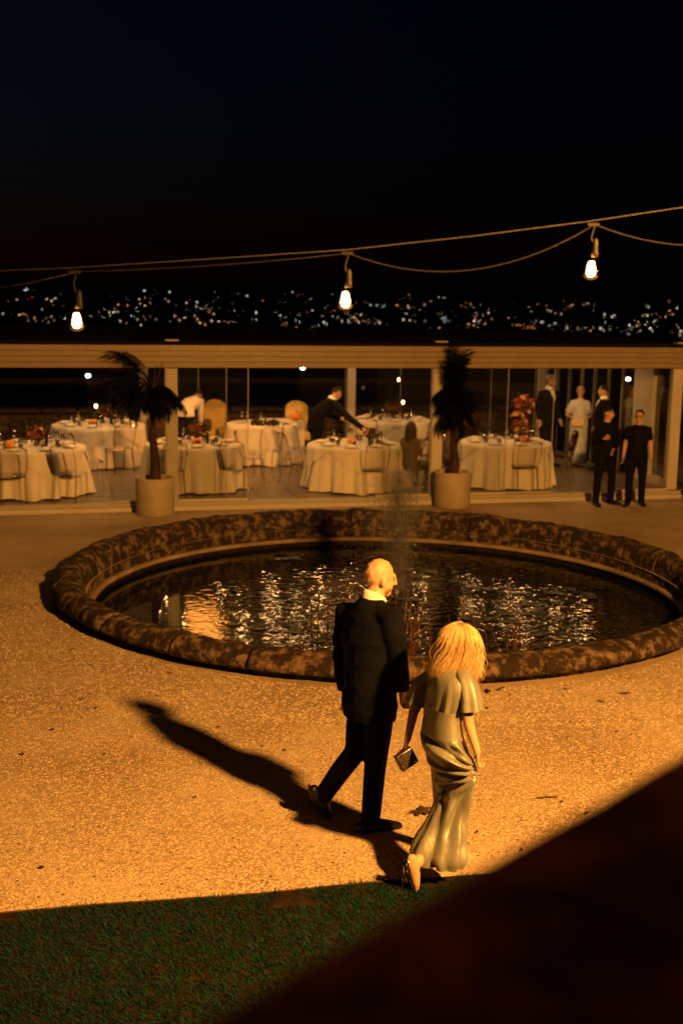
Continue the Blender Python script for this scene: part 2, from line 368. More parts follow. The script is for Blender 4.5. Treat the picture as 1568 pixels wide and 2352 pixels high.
# ------------------------------------------------------------------ pond
rim = thing('pond_rim', 'low round rim of mottled dark weathered stone around the pond', 'pond rim', PC); rim.scale = (PS, PS, 1)
prof = [(3.47, -.14), (3.485, -.04), (3.49, .05), (3.505, .14), (3.53, .215), (3.58, .255), (3.65, .27), (3.72, .262), (3.78, .235), (3.825, .19), (3.845, .14), (3.835, .095), (3.79, .07), (3.70, .065), (3.69, -.1)]
NBLK = 26
for i in range(NBLK):
    a0 = 2 * math.pi * i / NBLK + .004 + .06 * math.sin(i * 2.3) * .3; a1 = 2 * math.pi * (i + 1) / NBLK + .001 + .06 * math.sin(((i + 1) % NBLK) * 2.3) * .3
    bm = bmesh.new(); rings = []; m_ = 26; lift = random.uniform(-.006, .006); push = random.uniform(-.008, .010)
    for j in range(m_ + 1):
        a = a0 + (a1 - a0) * j / m_; e_ = min(j, m_ - j); rc = -.007 if e_ == 0 else 0
        ring = []
        for r, z in prof:
            p = V((math.cos(a), math.sin(a), 0))
            nn = noise.noise(V((math.cos(a) * 9, math.sin(a) * 9, z * 7 + r * 4))) * .030 + noise.noise(V((math.cos(a) * 55, math.sin(a) * 55, z * 30 + r * 14))) * .010 + noise.noise(V((math.cos(a) * 30, math.sin(a) * 30, z * 20 + r * 9))) * .013
            ring.append(bm.verts.new(p * (r + push + (nn if z > .07 else 0) + (rc if r > 3.6 else -rc)) + V((0, 0, z + lift + (nn * .8 + rc if z > .1 else 0)))))
        rings.append(ring)
    for A, B in zip(rings, rings[1:]):
        for k in range(len(prof) - 1): bm.faces.new((A[k], B[k], B[k + 1], A[k + 1]))
    bm.faces.new(rings[0]); bm.faces.new(rings[-1][::-1])
    bmesh.ops.recalc_face_normals(bm, faces=bm.faces)
    o = obj('stone_block', bm, M['rim'], rim); smooth(o)
# paler inner ledge
bm = bmesh.new(); pr = [(3.52, -.20), (3.52, -.125), (3.42, -.130), (3.405, -.14), (3.40, -.17), (3.42, -.185)]; lr = []
for k in range(160):
    a = 2 * math.pi * k / 160
    lr.append([bm.verts.new(V((math.cos(a), math.sin(a), 0)) * (r + .006 * noise.noise(V((8 * math.cos(a), 8 * math.sin(a), z * 9)))) + V((0, 0, z))) for r, z in pr])
for k in range(160):
    A, B = lr[k], lr[(k + 1) % 160]
    for q in range(len(pr) - 1): bm.faces.new((A[q], A[q + 1], B[q + 1], B[q]))
o = obj('inner_ledge', bm, M['ledge'], rim); smooth(o)
bm = bmesh.new(); lathe(bm, [(3.47, -.17), (3.46, -.60)], 96); obj('basin_wall', bm, M['soil'], rim)
# basin floor + water
bm = bmesh.new(); bmesh.ops.create_circle(bm, cap_ends=True, segments=96, radius=3.5 * PS)
o = struct(obj('pond_floor', bm, mat('pond_mud', (.02, .015, .01), .9), None, PC + V((0, 0, -.55))))
wm = M['water'] = mat('pond_water', (.006, .008, .007), .02, .5, IOR=1.33); n, l, b = nodes(wm)
tc = n.new('ShaderNodeTexCoord')
mp = n.new('ShaderNodeMapping'); mp.inputs['Scale'].default_value = (1, 1.5, 1); l.new(tc.outputs['Object'], mp.inputs[0])
t1 = n.new('ShaderNodeTexNoise'); t1.inputs['Scale'].default_value = 6.5; t1.inputs['Detail'].default_value = 1.2; t1.inputs['Roughness'].default_value = .5; l.new(mp.outputs[0], t1.inputs[0])
# ripples are strongest round the fountain and die out to the left edge
sx = n.new('ShaderNodeSeparateXYZ'); l.new(tc.outputs['Object'], sx.inputs[0])
mr = n.new('ShaderNodeMapRange'); mr.inputs[1].default_value = -2.9; mr.inputs[2].default_value = -1.2; mr.inputs[3].default_value = .03; mr.inputs[4].default_value = 1; l.new(sx.outputs[0], mr.inputs[0])
mu = n.new('ShaderNodeMath'); mu.operation = 'MULTIPLY'; l.new(t1.outputs['Fac'], mu.inputs[0]); l.new(mr.outputs[0], mu.inputs[1])
bp = n.new('ShaderNodeBump'); bp.inputs['Strength'].default_value = .5; bp.inputs['Distance'].default_value = .019; l.new(mu.outputs[0], bp.inputs['Height']); l.new(bp.outputs[0], b.inputs['Normal'])
bm = bmesh.new(); bmesh.ops.create_circle(bm, cap_ends=True, segments=128, radius=3.465 * PS)
struct(obj('pond_water', bm, wm, None, PC + V((0, 0, -.25))))
# floating lily pads
bm = bmesh.new()
for i in range(300):
    a = random.random() * 6.28; r = 3.2 * math.sqrt(random.random())
    x, y = r * math.cos(a), r * math.sin(a)
    if x < -1.5 + .5 * math.sin(y * 2) and random.random() < .93: continue
    if noise.noise(V((x * .8 + 4, y * .8, 2))) < -.05: continue
    rr = random.uniform(.035, .11); t0 = random.random() * 6.28; vs = [bm.verts.new((x, y, .004 + .004 * random.random()))]
    for k in range(13):
        t = t0 + .25 + (6.28 - .5) * k / 12; q = rr * (1 + .06 * math.sin(5 * t)); vs.append(bm.verts.new((x + q * math.cos(t), y + q * math.sin(t) * .95, .006 + .012 * random.random() * (rr / .1))))
    for k in range(12): bm.faces.new((vs[0], vs[k + 1], vs[k + 2]))
o = obj('lily_pads', bm, M['lily'], None, PC + V((0, 0, -.252))); struct(o, 'stuff'); tag(o, 'small dark lily pads floating on the pond', 'lily pads')
# reeds
def reeds(x, y, nst, label, sp=.3, hmax=.75):
    bm = bmesh.new(); lf = bmesh.new()
    for i in range(nst):
        px, py = x + random.gauss(0, sp), y + random.gauss(0, sp * .7); hh = random.uniform(.4, 1) * hmax; lx, ly = random.gauss(0, .05), random.gauss(0, .05)
        tube(bm, [(px, py, -.4), (px + lx * .3, py + ly * .3, hh * .5 - .2), (px + lx, py + ly, hh - .2)], [.007, .006, .003], 5)
        for _ in range(2):
            q = V((px + lx * .5, py + ly * .5, hh * random.uniform(.3, .8) - .2)); d = V((random.gauss(0, 1), random.gauss(0, 1), .5)).normalized() * random.uniform(.08, .2); s = d.cross(V((0, 0, 1))).normalized() * .008
            vs = [lf.verts.new(c) for c in (q - s, q + s, q + d * .6 + s + V((0, 0, .02)), q + d, q + d * .6 - s + V((0, 0, .02)))]
            lf.faces.new(vs)
    t = thing('reed_clump', label, 'reeds', PC)
    obj('stems', bm, M['reed'], t)['kind'] = 'stuff'; obj('leaves', lf, M['leafd'], t)['kind'] = 'stuff'
reeds(.15, -2.2, 26, 'thin brown reeds standing in the pond between the couple')
reeds(1.1, -2.55, 12, 'sparse short reeds in the water right of the blonde woman', .25, .5)
reeds(-.4, -.9, 12, 'thin reeds in the pond behind the bald man', .3, .55)
# fountain jet: a burst of fine drops
ND = 34000; up = rng.random(ND) < .5
hz = np.where(up, rng.random(ND) ** .9 * 1.55, rng.random(ND) * 1.45)
rr = np.where(up, .085 + .30 * (hz / 1.55) ** 1.5, .12 + .34 * np.sqrt(1 - (hz / 1.5).clip(0, 1)) * (.4 + rng.random(ND)) + .1)
rr *= np.abs(rng.normal(0, .68, ND)); aa = rng.random(ND) * 6.28
keep = rng.random(ND) < np.where(up, 1, .5); hz, rr, aa = hz[keep], rr[keep], aa[keep]; ND = len(hz)
cx, cy, cz = rr * np.cos(aa), rr * np.sin(aa), hz - .2
ln = .012 + .03 * rng.random(ND); wd = .0008 + .0010 * rng.random(ND)
ta = rng.random(ND) * 6.28
vv = np.zeros((ND, 5, 3))
for q in range(3):
    vv[:, q, 0] = cx + wd * np.cos(ta + q * 2.094); vv[:, q, 1] = cy + wd * np.sin(ta + q * 2.094); vv[:, q, 2] = cz
vv[:, 3] = np.stack([cx, cy, cz + ln], -1); vv[:, 4] = np.stack([cx, cy, cz - ln], -1)
ff = (np.array([(0, 1, 3), (1, 2, 3), (2, 0, 3), (1, 0, 4), (2, 1, 4), (0, 2, 4)])[None] + 5 * np.arange(ND)[:, None, None]).reshape(-1, 3)
M['spray'] = clear('water_drops', (.9, .9, .9), .3, .1, (1, 1, 1), (.8, .8, .8), .12)
ft = thing('fountain_jet', 'fine upright water jet spraying from the middle of the pond', 'fountain', PC + V((.15, .6, 0)))
o = obj('spray', from_np('spray', vv.reshape(-1, 3), ff), M['spray'], ft); struct(o, 'stuff')
bm = bmesh.new(); lathe(bm, [(0, -.5), (.03, -.5), (.03, -.2), (.018, -.16), (.018, -.14), (0, -.14)], 10); obj('nozzle', bm, M['frame'], ft)

# ------------------------------------------------------------------ terrace under the camera: parapet
TZ = 3.215
q1 = gr(1590, 1722, TZ - .03); q0 = gr(560, 2300, TZ - .03); ed = (q1 - q0).normalized(); en = V((-ed.y, ed.x, 0)); e0 = V((q1.x, q1.y, 0))
corner = e0 + ed * .62
def parapet_run(p, d, nrm, length, name):
    bm = bmesh.new(); prof = [(-.34, -1.0), (-.34, -.05), (-.32, -.012), (-.28, 0), (-.17, .006), (-.05, 0), (-.012, -.02), (0, -.06), (0, -.12), (-.04, -.14), (-.04, -TZ)]
    rings = []; m_ = 46
    for j in range(m_ + 1):
        s_ = length * j / m_
        rings.append([bm.verts.new(p + d * s_ + nrm * (u + .003 * noise.noise(V((s_ * 5, u * 20, z * 4 + 3)))) + V((0, 0, TZ + z + .004 * noise.noise(V((s_ * 6, u * 16, 1)))))) for u, z in prof])
    for A, B in zip(rings, rings[1:]):
        for k in range(len(prof) - 1): bm.faces.new((A[k], B[k], B[k + 1], A[k + 1]))
    bm.faces.new(rings[0]); bm.faces.new(rings[-1][::-1]); bmesh.ops.recalc_face_normals(bm, faces=bm.faces)
    return bm
par = thing('stone_parapet', 'dark out-of-focus stone parapet in the near right corner', 'parapet')
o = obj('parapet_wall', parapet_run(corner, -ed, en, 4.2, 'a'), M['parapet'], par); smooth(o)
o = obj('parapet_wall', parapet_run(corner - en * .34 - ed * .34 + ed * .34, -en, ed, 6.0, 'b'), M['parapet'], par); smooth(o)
bm = bmesh.new(); q = [corner - en * .3 - ed * .3, corner - ed * 5 - en * .3, corner - ed * 5 - en * 8, corner - en * 8 - ed * .3]
vs = [bm.verts.new(p + V((0, 0, 2.02))) for p in q]; bm.faces.new(vs)
vs2 = [bm.verts.new(p + V((0, 0, 1.8))) for p in q]; bm.faces.new(vs2[::-1])
for i in range(4): bm.faces.new((vs[i], vs2[i], vs2[(i + 1) % 4], vs[(i + 1) % 4]))
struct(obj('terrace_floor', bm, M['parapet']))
# flood lamp mast
fl = thing('flood_lamp', 'tall mast with a warm flood lamp beside the terrace', 'lamp', (LAMP.x + .35, LAMP.y - .45, 0))
bm = bmesh.new(); tube(bm, [(0, 0, 2.0), (0, 0, 6.5)], [.05, .04], 12); obj('mast', bm, M['frame'], fl)
Rl = (AIM - LAMP).to_track_quat('-Z', 'Y').to_matrix().to_4x4()
bm = bmesh.new(); bevbox(bm, (-.2, -.15, .18), (.2, .15, .3), .02, Matrix.Translation(LAMP - V((LAMP.x + .35, LAMP.y - .45, 0))) @ Rl); obj('lamp_head', bm, M['frame'], fl)

# ------------------------------------------------------------------ pavilion frame of reference
PAN = rad(13.2); PO = V((-5.38, 19.19, 0)); PA = V((math.cos(PAN), math.sin(PAN), 0)); PB = V((-math.sin(PAN), math.cos(PAN), 0))
FZ = .12
def pv(s, t, z=0.0): return PO + PA * s + PB * t + V((0, 0, z))
DEP = 6.45; S0, S1 = -6.2, 11.7
pav = thing('glass_pavilion', 'long low white pavilion with glass walls behind the pond', 'pavilion', PO, PAN)
def part(name, lo, hi, m, b=.0, parent=pav):
    bm = bmesh.new()
    if b: bevbox(bm, lo, hi, b)
    else: box(bm, lo, hi)
    return obj(name, bm, m, parent)
# fascia with grooves: four boards
beam = part('front_beam', (S0, -.02, 2.30), (S1, .16, 2.66), M['fascia'])
for k, (z0, z1) in enumerate(((2.302, 2.385), (2.391, 2.475), (2.481, 2.565), (2.571, 2.658))):
    o = part('fascia_board', (S0, -.048, z0), (S1 + .02, -.023, z1), M['fascia'], .006, beam)
part('side_beam', (S1 - .16, .17, 2.30), (S1, DEP + .1, 2.655), M['white'])
part('back_beam', (S0, DEP - .06, 2.30), (S1 - .17, DEP + .1, 2.65), M['white'])
part('roof', (S0, -.06, 2.665), (S1 + .05, DEP + .2, 2.72), M['roof'])
ceil = part('ceiling', (S0, .17, 2.47), (S1 - .17, DEP - .07, 2.50), M['ceil'])
part('floor_edge', (S0, -.10, .0), (S1, .0, .07), M['white'])
part('sliding_rail', (S0, -.06, .072), (S1, .06, FZ + .012), M['frame'])
cols = [-6.15, -1.72, 2.72, 7.18, 11.58]
for i, s in enumerate(cols):
    o = part('column', (s - .095, .05, FZ + .014), (s + .095, .21, 2.298), M['white'], .012)
    part('column_cap', (s - .11, -.05, 2.725), (s + .11, .12, 2.745), M['white'], .006, o)
    part('column', (s - .09, DEP - .17, FZ + .014), (s + .09, DEP - .07, 2.298), M['white'], .012)
# tiled floor
fl_ = part('floor', (S0, .0, .0), (S1, DEP + .1, FZ - .006), M['grout'])
tm = bmesh.new(); bevbox(tm, (-.296, -.296, -.004), (.296, .296, .006), .003); tme = bpy.data.meshes.new('tile'); tm.to_mesh(tme); tm.free(); tme.materials.append(M['tile'])
for i in range(int((S1 + 1.5) / .6)):
    for j in range(int((DEP - .1) / .6)):
        o = bpy.data.objects.new('tile', tme); COL.objects.link(o); o.parent = fl_; o.location = (-1.2 + i * .6 + .3, .075 + j * .6 + .3, FZ - .003)
# downlights
for i, s00 in enumerate(np.arange(-.9, 11.4, 1.12)):
    for j, t in enumerate((.9, 1.7, 2.6, 3.6, 4.7, 5.7)):
        s = s00 + (.0, .52, .22, .78, .36, .64)[j]
        if s > 11.4: continue
        bm = bmesh.new(); lathe(bm, [(.075, 2.468), (.075, 2.460), (.05, 2.460), (.046, 2.468)], 12, (s, t, 0)); dl = obj('downlight', bm, M['white'], ceil)
        bm = bmesh.new(); lathe(bm, [(.045, 2.464), (.0, 2.4635)], 10, (s, t, 0)); obj('lamp_lens', bm, M['down'], dl)
M['added_glow'] = emis('added_panel_glow', (1, .33, .05), 8.0)  # unseen glowing ceiling panel, added to give the pond its orange reflection
hp_ = part('added_glow_panel', (3.25, 1.5, 2.40), (3.95, 4.6, 2.462), M['frame'], .01, ceil); part('glow_sheet', (3.32, 1.6, 2.392), (3.88, 4.5, 2.399), M['added_glow'], 0, hp_)
# front glass: leaves pushed open and closed
def pane(s0, s1, t, z0=FZ + .02, z1=2.295, name='glass_pane', along='s'):
    lo, hi = ((s0, t - .005, z0), (s1, t + .005, z1)) if along == 's' else ((t - .005, s0, z0), (t + .005, s1, z1))
    o = part(name, lo, hi, M['pane']); return o
for s0, s1, t in ((-1.6, .0, -.03), (1.72, 2.62, .0), (2.83, 3.95, .0), (2.6, 3.6, .03), (6.1, 7.05, .0), (6.25, 7.08, .03), (7.3, 8.4, .0), (8.0, 9.25, .03), (10.5, 11.45, .0)):
    p = pane(s0, s1, t); 
    part('pane_rail', (s0, t - .012, FZ + .0135), (s1, t + .012, FZ + .05), M['white'] if s0 in (2.83, 6.1, 7.3, 10.5) else M['frame'], 0, p)
    part('edge_seal', (s1 - .012, t - .009, FZ + .052), (s1 - .002, t + .009, 2.29), M['frame'], 0, p)
    if s0 in (1.72, 6.1, 7.3):
        bm = bmesh.new(); tube(bm, [(s0 + .08, t - .03, 1.02), (s0 + .08, t - .03, 1.16)], [.014, .014], 8); obj('handle', bm, M['silver'], p)
# back glazing and right end wall
for a_, b_ in zip(cols[1:], cols[2:]):
    for q in range(4):
        s0 = a_ + .1 + (b_ - a_ - .2) * q / 4; s1 = a_ + .1 + (b_ - a_ - .2) * (q + 1) / 4
        if a_ == cols[1] and q < 3: continue
        if a_ == cols[2] and q in (1, 2): continue
        p = pane(s0 + .01, s1 - .01, DEP - .02)
        part('edge_seal', (s1 - .016, DEP - .035, FZ + .02), (s1 - .004, DEP - .005, 2.29), M['frame'], 0, p)
for q in range(7):
    t0 = 1.75 + (DEP - .2 - 1.75) * q / 7; t1 = 1.75 + (DEP - .2 - 1.75) * (q + 1) / 7
    p = pane(t0 + .01, t1 - .01, S1 - .06, along='t')
    part('edge_seal', (S1 - .075, t1 - .016, FZ + .02), (S1 - .045, t1 - .004, 2.29), M['frame'], 0, p)
part('wall_panel', (S1 - .14, .95, FZ), (S1 - .02, 1.73, 2.29), M['white'], .008)
p = pane(.23, .94, S1 - .06, along='t')
part('end_sill', (S1 - .14, .22, FZ), (S1 - .02, .94, FZ + .16), M['white'], .008)
part('socket', (S1 - .147, 1.02, .55), (S1 - .1405, 1.11, .64), M['black'])
# low rubble wall behind the pavilion: stones
sw = thing('rubble_wall', 'low brown rubble wall behind the pavilion', 'wall', pv(0, 7.55), PAN)
part('wall_core', (-6, .06, -.6), (16, .42, .80), M['wall'], 0, sw)
x = -6.0; stones = []
sm_ = []
for v_ in range(5):
    bm = bmesh.new(); bevbox(bm, (-.5, -.5, -.5), (.5, .5, .5), .12, None, 2)
    for vt in bm.verts: vt.co += V((noise.noise(vt.co * 2 + V((v_ * 7, 0, 0))), noise.noise(vt.co * 2 + V((0, v_ * 9, 3))), noise.noise(vt.co * 2 + V((4, 0, v_ * 5))))) * .10
    me = bpy.data.meshes.new('wall_stone'); bm.to_mesh(me); bm.free(); me.materials.append(M['wall']); sm_.append(smooth(me))
for row, (z0, hh) in enumerate(((.0, .28), (.28, .26), (.54, .24), (.785, .11))):
    x = -2.2 + (row % 2) * .2
    while x < 14:
        wd_ = random.uniform(.3, .62) * (1.5 if row == 3 else 1)
        o = bpy.data.objects.new('wall_stone', random.choice(sm_)); COL.objects.link(o); o.parent = sw
        o.location = (x + wd_ / 2, .10 if row < 3 else .22, z0 + hh / 2); o.scale = (wd_ * .97, .22 if row < 3 else .50, hh * .97); x += wd_
# wall and bin at the right end
rw = part('end_wall', (S1 + .12, -.3, 0), (S1 + 4, -.05, 2.35), M['white'], .01, None); rw.location = PO; rw.rotation_euler = (0, 0, PAN)
tag(rw, 'white rendered wall at the right end of the pavilion', 'wall')
bn = thing('litter_bin', 'dark bin standing against the white end wall', 'bin', pv(11.95, -.62), PAN)
bm = bmesh.new(); lathe(bm, [(0, 0), (.17, 0), (.2, .5), (.19, .5), (.17, .03), (0, .03)], 20); smooth(obj('body', bm, M['reed'], bn))
bm = bmesh.new(); lathe(bm, [(0, .6), (.12, .58), (.21, .54), (.21, .51), (.0, .51)], 20); smooth(obj('lid', bm, M['bin'], bn))

# ------------------------------------------------------------------ palms in pots
def frond(length, droop, nl=26, w=.20, seed=0):
    r = random.Random(seed); bm = bmesh.new(); pts = []
    for i in range(13):
        u = i / 12; pts.append(V((length * (u - .18 * droop * u * u), 0, length * (.42 * u - droop * u * u))))
    tube(bm, pts, [.008 * (1 - .8 * i / 12) + .0015 for i in range(13)], 5)
    for i in range(nl):
        u = .12 + .88 * i / (nl - 1); k = min(int(u * 12), 11); f_ = u * 12 - k; p = pts[k].lerp(pts[k + 1], f_); tg = (pts[k + 1] - pts[k]).normalized()
        for s in (-1, 1):
            ll = w * (1.25 - .55 * u) * r.uniform(.75, 1.2) * (.55 if u < .2 else 1)
            d = (tg * .75 + V((0, s, 0)) * .8 + V((0, 0, -.15 - .5 * r.random()))).normalized(); sd = d.cross(V((0, 0, 1))).normalized() * .008
            e1 = p + d * ll * .5; e2 = p + d * ll + V((0, 0, -ll * .38))
            a, b_, c, d_, e_ = [bm.verts.new(q) for q in (p, e1 - sd, e1 + sd, e2, p + V((0, 0, .002)))]
            bm.faces.new((a, b_, d_, c))
    return bm
def palm(pos, lean, h, fr, label, potlabel, stubs=(), zr=(-.08, .05)):
    pt = thing('plant_pot', potlabel, 'plant pot', pos, 0, 'white pots with palms')
    bm = bmesh.new(); lathe(bm, [(0, .0), (.285, .0), (.30, .02), (.305, .58), (.30, .60), (.265, .60), (.255, .585), (.255, .5)], 40); smooth(obj('pot', bm, M['pot'], pt))
    bm = bmesh.new(); bmesh.ops.create_circle(bm, cap_ends=True, segments=30, radius=.256)
    for v in bm.verts: v.co.z = .52
    obj('soil', bm, M['soil'], pt)
    pm = thing('palm_tree', label, 'palm', V(pos) + V((0, 0, .52)))
    bm = bmesh.new(); n_ = 26; pts = []; rs = []
    for i in range(n_):
        u = i / (n_ - 1); pts.append(V((lean[0] * u, lean[1] * u, h * u)) + V((.012 * math.sin(9 * u), 0, 0))); rs.append((.065 * (1 - u) ** 1.5 + .030) * (1 + .10 * (i % 2)) * (1.25 if u > .86 else 1))
    tube(bm, pts, rs, 10); smooth(obj('trunk', bm, M['trunk'], pm)); top_ = V((lean[0], lean[1], h))
    for i, (az, el, ln, dr) in enumerate(fr):
        o = obj('frond', frond(ln, dr, 26, .21, i), M['palm'], pm, top_ + V((0, 0, random.uniform(*zr)))); o.rotation_euler = (random.uniform(-.3, .3), -rad(el), rad(az))
    for (dx_, dz_) in stubs:
        bm = bmesh.new(); tube(bm, [top_, top_ + V((dx_ * .6, 0, dz_ * .6)), top_ + V((dx_, 0, dz_))], [.013, .010, .006], 6); obj('leaf_stalk', bm, M['trunk'], pm)
random.seed(3)
fr = [(az + random.uniform(-14, 14), random.uniform(-25, 22), random.uniform(.42, .66), random.uniform(.45, .9)) for az in np.arange(0, 360, 15)]
fr += [(az, random.uniform(-50, -15), random.uniform(.25, .36), .8) for az in np.arange(0, 360, 40)]
fr += [(176, 52, .98, .50), (190, 48, .92, .55), (168, 60, .9, .5), (200, 36, .85, .7), (160, 40, .8, .65), (205, 62, .75, .5), (184, 30, .75, .7)]
palm(gr(357, 1181), (-.03, .05), 1.42, fr, 'potted palm with one long drooping frond, left of the table with the glass reflection', 'white round pot holding the left palm', ((.06, .42), (.17, .46)))
fr = [(az + random.uniform(-20, 20), random.uniform(-40, 50), random.uniform(.25, .38), random.uniform(.6, 1.0)) for az in np.arange(0, 360, 10)]
fr += [(az + random.uniform(-20, 20), random.uniform(66, 88), random.uniform(.5, .85), random.uniform(.25, .5)) for az in np.arange(0, 360, 13)]
fr += [(az, random.uniform(-20, 40), random.uniform(.25, .36), random.uniform(.5, .9)) for az in np.arange(0, 360, 14)]
palm(gr(1037, 1163), (0, .04), 1.34, fr, 'potted palm with an upright bushy crown, right of the seated woman', 'white round pot holding the right palm', (), (-.34, .12))

# ------------------------------------------------------------------ string light
YS = 5.2
wr = tag(obj('support_wire', bmesh.new(), M['wire']), 'thin steel wire carrying the bulbs across the sky', 'wire')
bm = bmesh.new(); wp = [at(X, Y, YS) for X, Y in ((-60, 626), (0, 622), (170, 615), (480, 595), (795, 574), (1080, 543), (1355, 508), (1568, 476), (1700, 455))]
wp = [V((-5, YS, 3.86))] + wp + [V((9, YS, 5.4))]
tube(bm, wp, [.0012] * len(wp), 6); bm.to_mesh(wr.data); bm.free()
sl = thing('string_light', 'string of lit filament bulbs on a drooping cable, more added off-frame for fill', 'string light')
bp_ = ((177, 740, 176, 630), (793, 692, 799, 586), (1356, 622, 1363, 522))
hang = [at(176, 624, YS), at(800, 582, YS), at(1365, 516, YS)]
fill_hang = [V((x_, YS, z_)) for x_, z_ in ((-2.4, 3.70), (-3.6, 3.72), (2.2, 4.1), (3.35, 4.25), (4.5, 4.4), (5.7, 4.6))] + [V((2.45, 4.1, 4.35)), V((2.6, 3.0, 4.5)), V((2.7, 1.9, 4.6)), V((2.8, .8, 4.7))]  # unseen bulbs added as warm fill for the shadows and the parapet
def sag(a, b_, d, n_=18): return [a.lerp(b_, i / n_) + V((0, 0, -d * 4 * (i / n_) * (1 - i / n_))) for i in range(n_ + 1)]
bm = bmesh.new()
for a, b_, d in ((V((-5, YS, 3.80)), fill_hang[1], .06), (fill_hang[1], fill_hang[0], .06), (fill_hang[0], hang[0], .10), (hang[0], hang[1], .012), (hang[1], hang[2], .125), (hang[2], fill_hang[2], .16), (fill_hang[2], fill_hang[3], .1), (fill_hang[3], fill_hang[4], .1), (fill_hang[4], fill_hang[5], .1), (fill_hang[5], V((9, YS, 5.3)), .2), (fill_hang[2], fill_hang[6], .1), (fill_hang[6], fill_hang[7], .1), (fill_hang[7], fill_hang[8], .1), (fill_hang[8], fill_hang[9], .1)):
    pts = sag(a, b_, d); tube(bm, pts, [.0019] * len(pts), 6)
struct(obj('cable', bm, M['cable'], sl), 'stuff'); del sl.children[0]['kind']
for c, hp in [(at(X, Y, YS), hp) for (X, Y, hx, hy), hp in zip(bp_, hang)] + [(q + V((-.01, 0, -.21)), q) for q in fill_hang]:
    bm = bmesh.new(); bevbox(bm, (-.03, -.005, -.007), (.018, .005, .006), .002, Matrix.Translation(hp))
    obj('clip', bm, M['cable'], sl)
    tp = c + V((.012, 0, .085))
    bm = bmesh.new(); tube(bm, [hp + V((0, 0, -.005)), hp + V((-.012, 0, -.05)), tp.lerp(hp, .35) + V((-.012, 0, 0)), tp + V((0, 0, .016))], [.003]*4, 7); obj('drop_lead', bm, M['cable'], sl)
    bm = bmesh.new(); lathe(bm, [(0, .045), (.006, .045), (.011, .034), (.012, .0), (.0115, -.004), (.0135, -.008), (.0145, -.03), (0, -.03)], 14, tp)
    so = obj('socket', bm, M['cable'], sl); smooth(so)
    bm = bmesh.new(); lathe(bm, [(0.0164, 0.0434), (0.0223, 0.0376), (0.0276, 0.0188), (0.0323, -0.0050), (0.0315, -0.0181), (0.0244, -0.0296), (0.0127, -0.0354), (0.0000, -0.0370)], 20, c); bo = obj('bulb', bm, M['bulb'], so); smooth(bo)
    bm = bmesh.new(); lathe(bm, [(0.0000, 0.0368), (0.0098, 0.0335), (0.0146, 0.0122), (0.0165, -0.0108), (0.0098, -0.0214), (0.0000, -0.0239)], 12, c); fo = obj('filament', bm, M['fil'], so)
    bm = bmesh.new(); lathe(bm, [(0.0000, 0.0384), (0.0148, 0.0376), (0.0207, 0.0335), (0.0262, 0.0171), (0.0310, -0.0050), (0.0301, -0.0173), (0.0228, -0.0288), (0.0117, -0.0337), (0.0000, -0.0354)], 16, c)
    hm = M['haze_bulb'] if 'haze_bulb' in M else None
    if hm is None:
        hm = bpy.data.materials.new('lit_bulb_coating'); hm.use_nodes = True; nn = hm.node_tree.nodes; nn.clear(); ll = hm.node_tree.links
        tr = nn.new('ShaderNodeBsdfTransparent'); em = nn.new('ShaderNodeEmission'); em.inputs[0].default_value = (1, .56, .22, 1); em.inputs[1].default_value = 2.0
        ad = nn.new('ShaderNodeAddShader'); ou = nn.new('ShaderNodeOutputMaterial'); ll.new(tr.outputs[0], ad.inputs[0]); ll.new(em.outputs[0], ad.inputs[1]); ll.new(ad.outputs[0], ou.inputs[0]); M['haze_bulb'] = hm
    smooth(obj('coating', bm, hm, so))
for x_, z_ in ((-5.05, 3.9), (9.05, 5.45)):
    bm = bmesh.new(); tube(bm, [(0, 0, 0), (0, 0, z_)], [.045, .035], 10)
    tag(obj('light_post', bm, M['frame'], None, (x_, YS, 0)), 'slim post holding the %s end of the bulb wire' % ('left' if x_ < 0 else 'right'), 'post', 'posts of the bulb wire')

# ------------------------------------------------------------------ the town far below
random.seed(21)
cl_cols = [((1, .66, .30), 34), ((.80, .97, 1), 26), ((1, .86, .62), 38), ((1, .36, .07), 30), ((1, .06, .02), 22)]
bm = bmesh.new(); k = 0
def light_dot(bm, az, dep, size, mi):
    dist = (60 + CAM_H) / math.tan(dep); r_ = dist * size
    c = V((dist * math.sin(az), dist * math.cos(az), -60 + r_ * 1.2)); t = bmesh.new(); bmesh.ops.create_icosphere(t, subdivisions=1, radius=r_); n0 = len(bm.faces); merge(bm, t, Matrix.Translation(c)); bm.faces.ensure_lookup_table()
    for f in bm.faces[n0:]: f.material_index = mi
for i in range(470):
    az = random.uniform(-.36, .36); dep = random.triangular(.010, .046, .033) if random.random() < .75 else random.uniform(.006, .03)
    m_ = random.choices(range(5), (7, 1.2, 3, 4, .6))[0]; cnt = random.choices((1, 2, 3, 5, 8), (6, 3, 2, 1, .5))[0]; step = random.uniform(.002, .006)
    for q in range(cnt):
        light_dot(bm, az + q * step * random.uniform(.6, 1.4), max(.006, dep + random.gauss(0, .0011)), random.choice((.00008, .00012, .00016, .00022, .00034)) * random.uniform(.55, 1.0), m_ if random.random() < .8 else random.randrange(4))
me = bpy.data.meshes.new('town_lights'); bm.to_mesh(me); bm.free()
for i, (c_, st) in enumerate(cl_cols): me.materials.append(emis('town_light_%d' % i, c_, st * .15))
o = obj('town_lights', me); struct(o, 'stuff'); tag(o, 'scattered lights of a town far below on the plain', 'town lights')
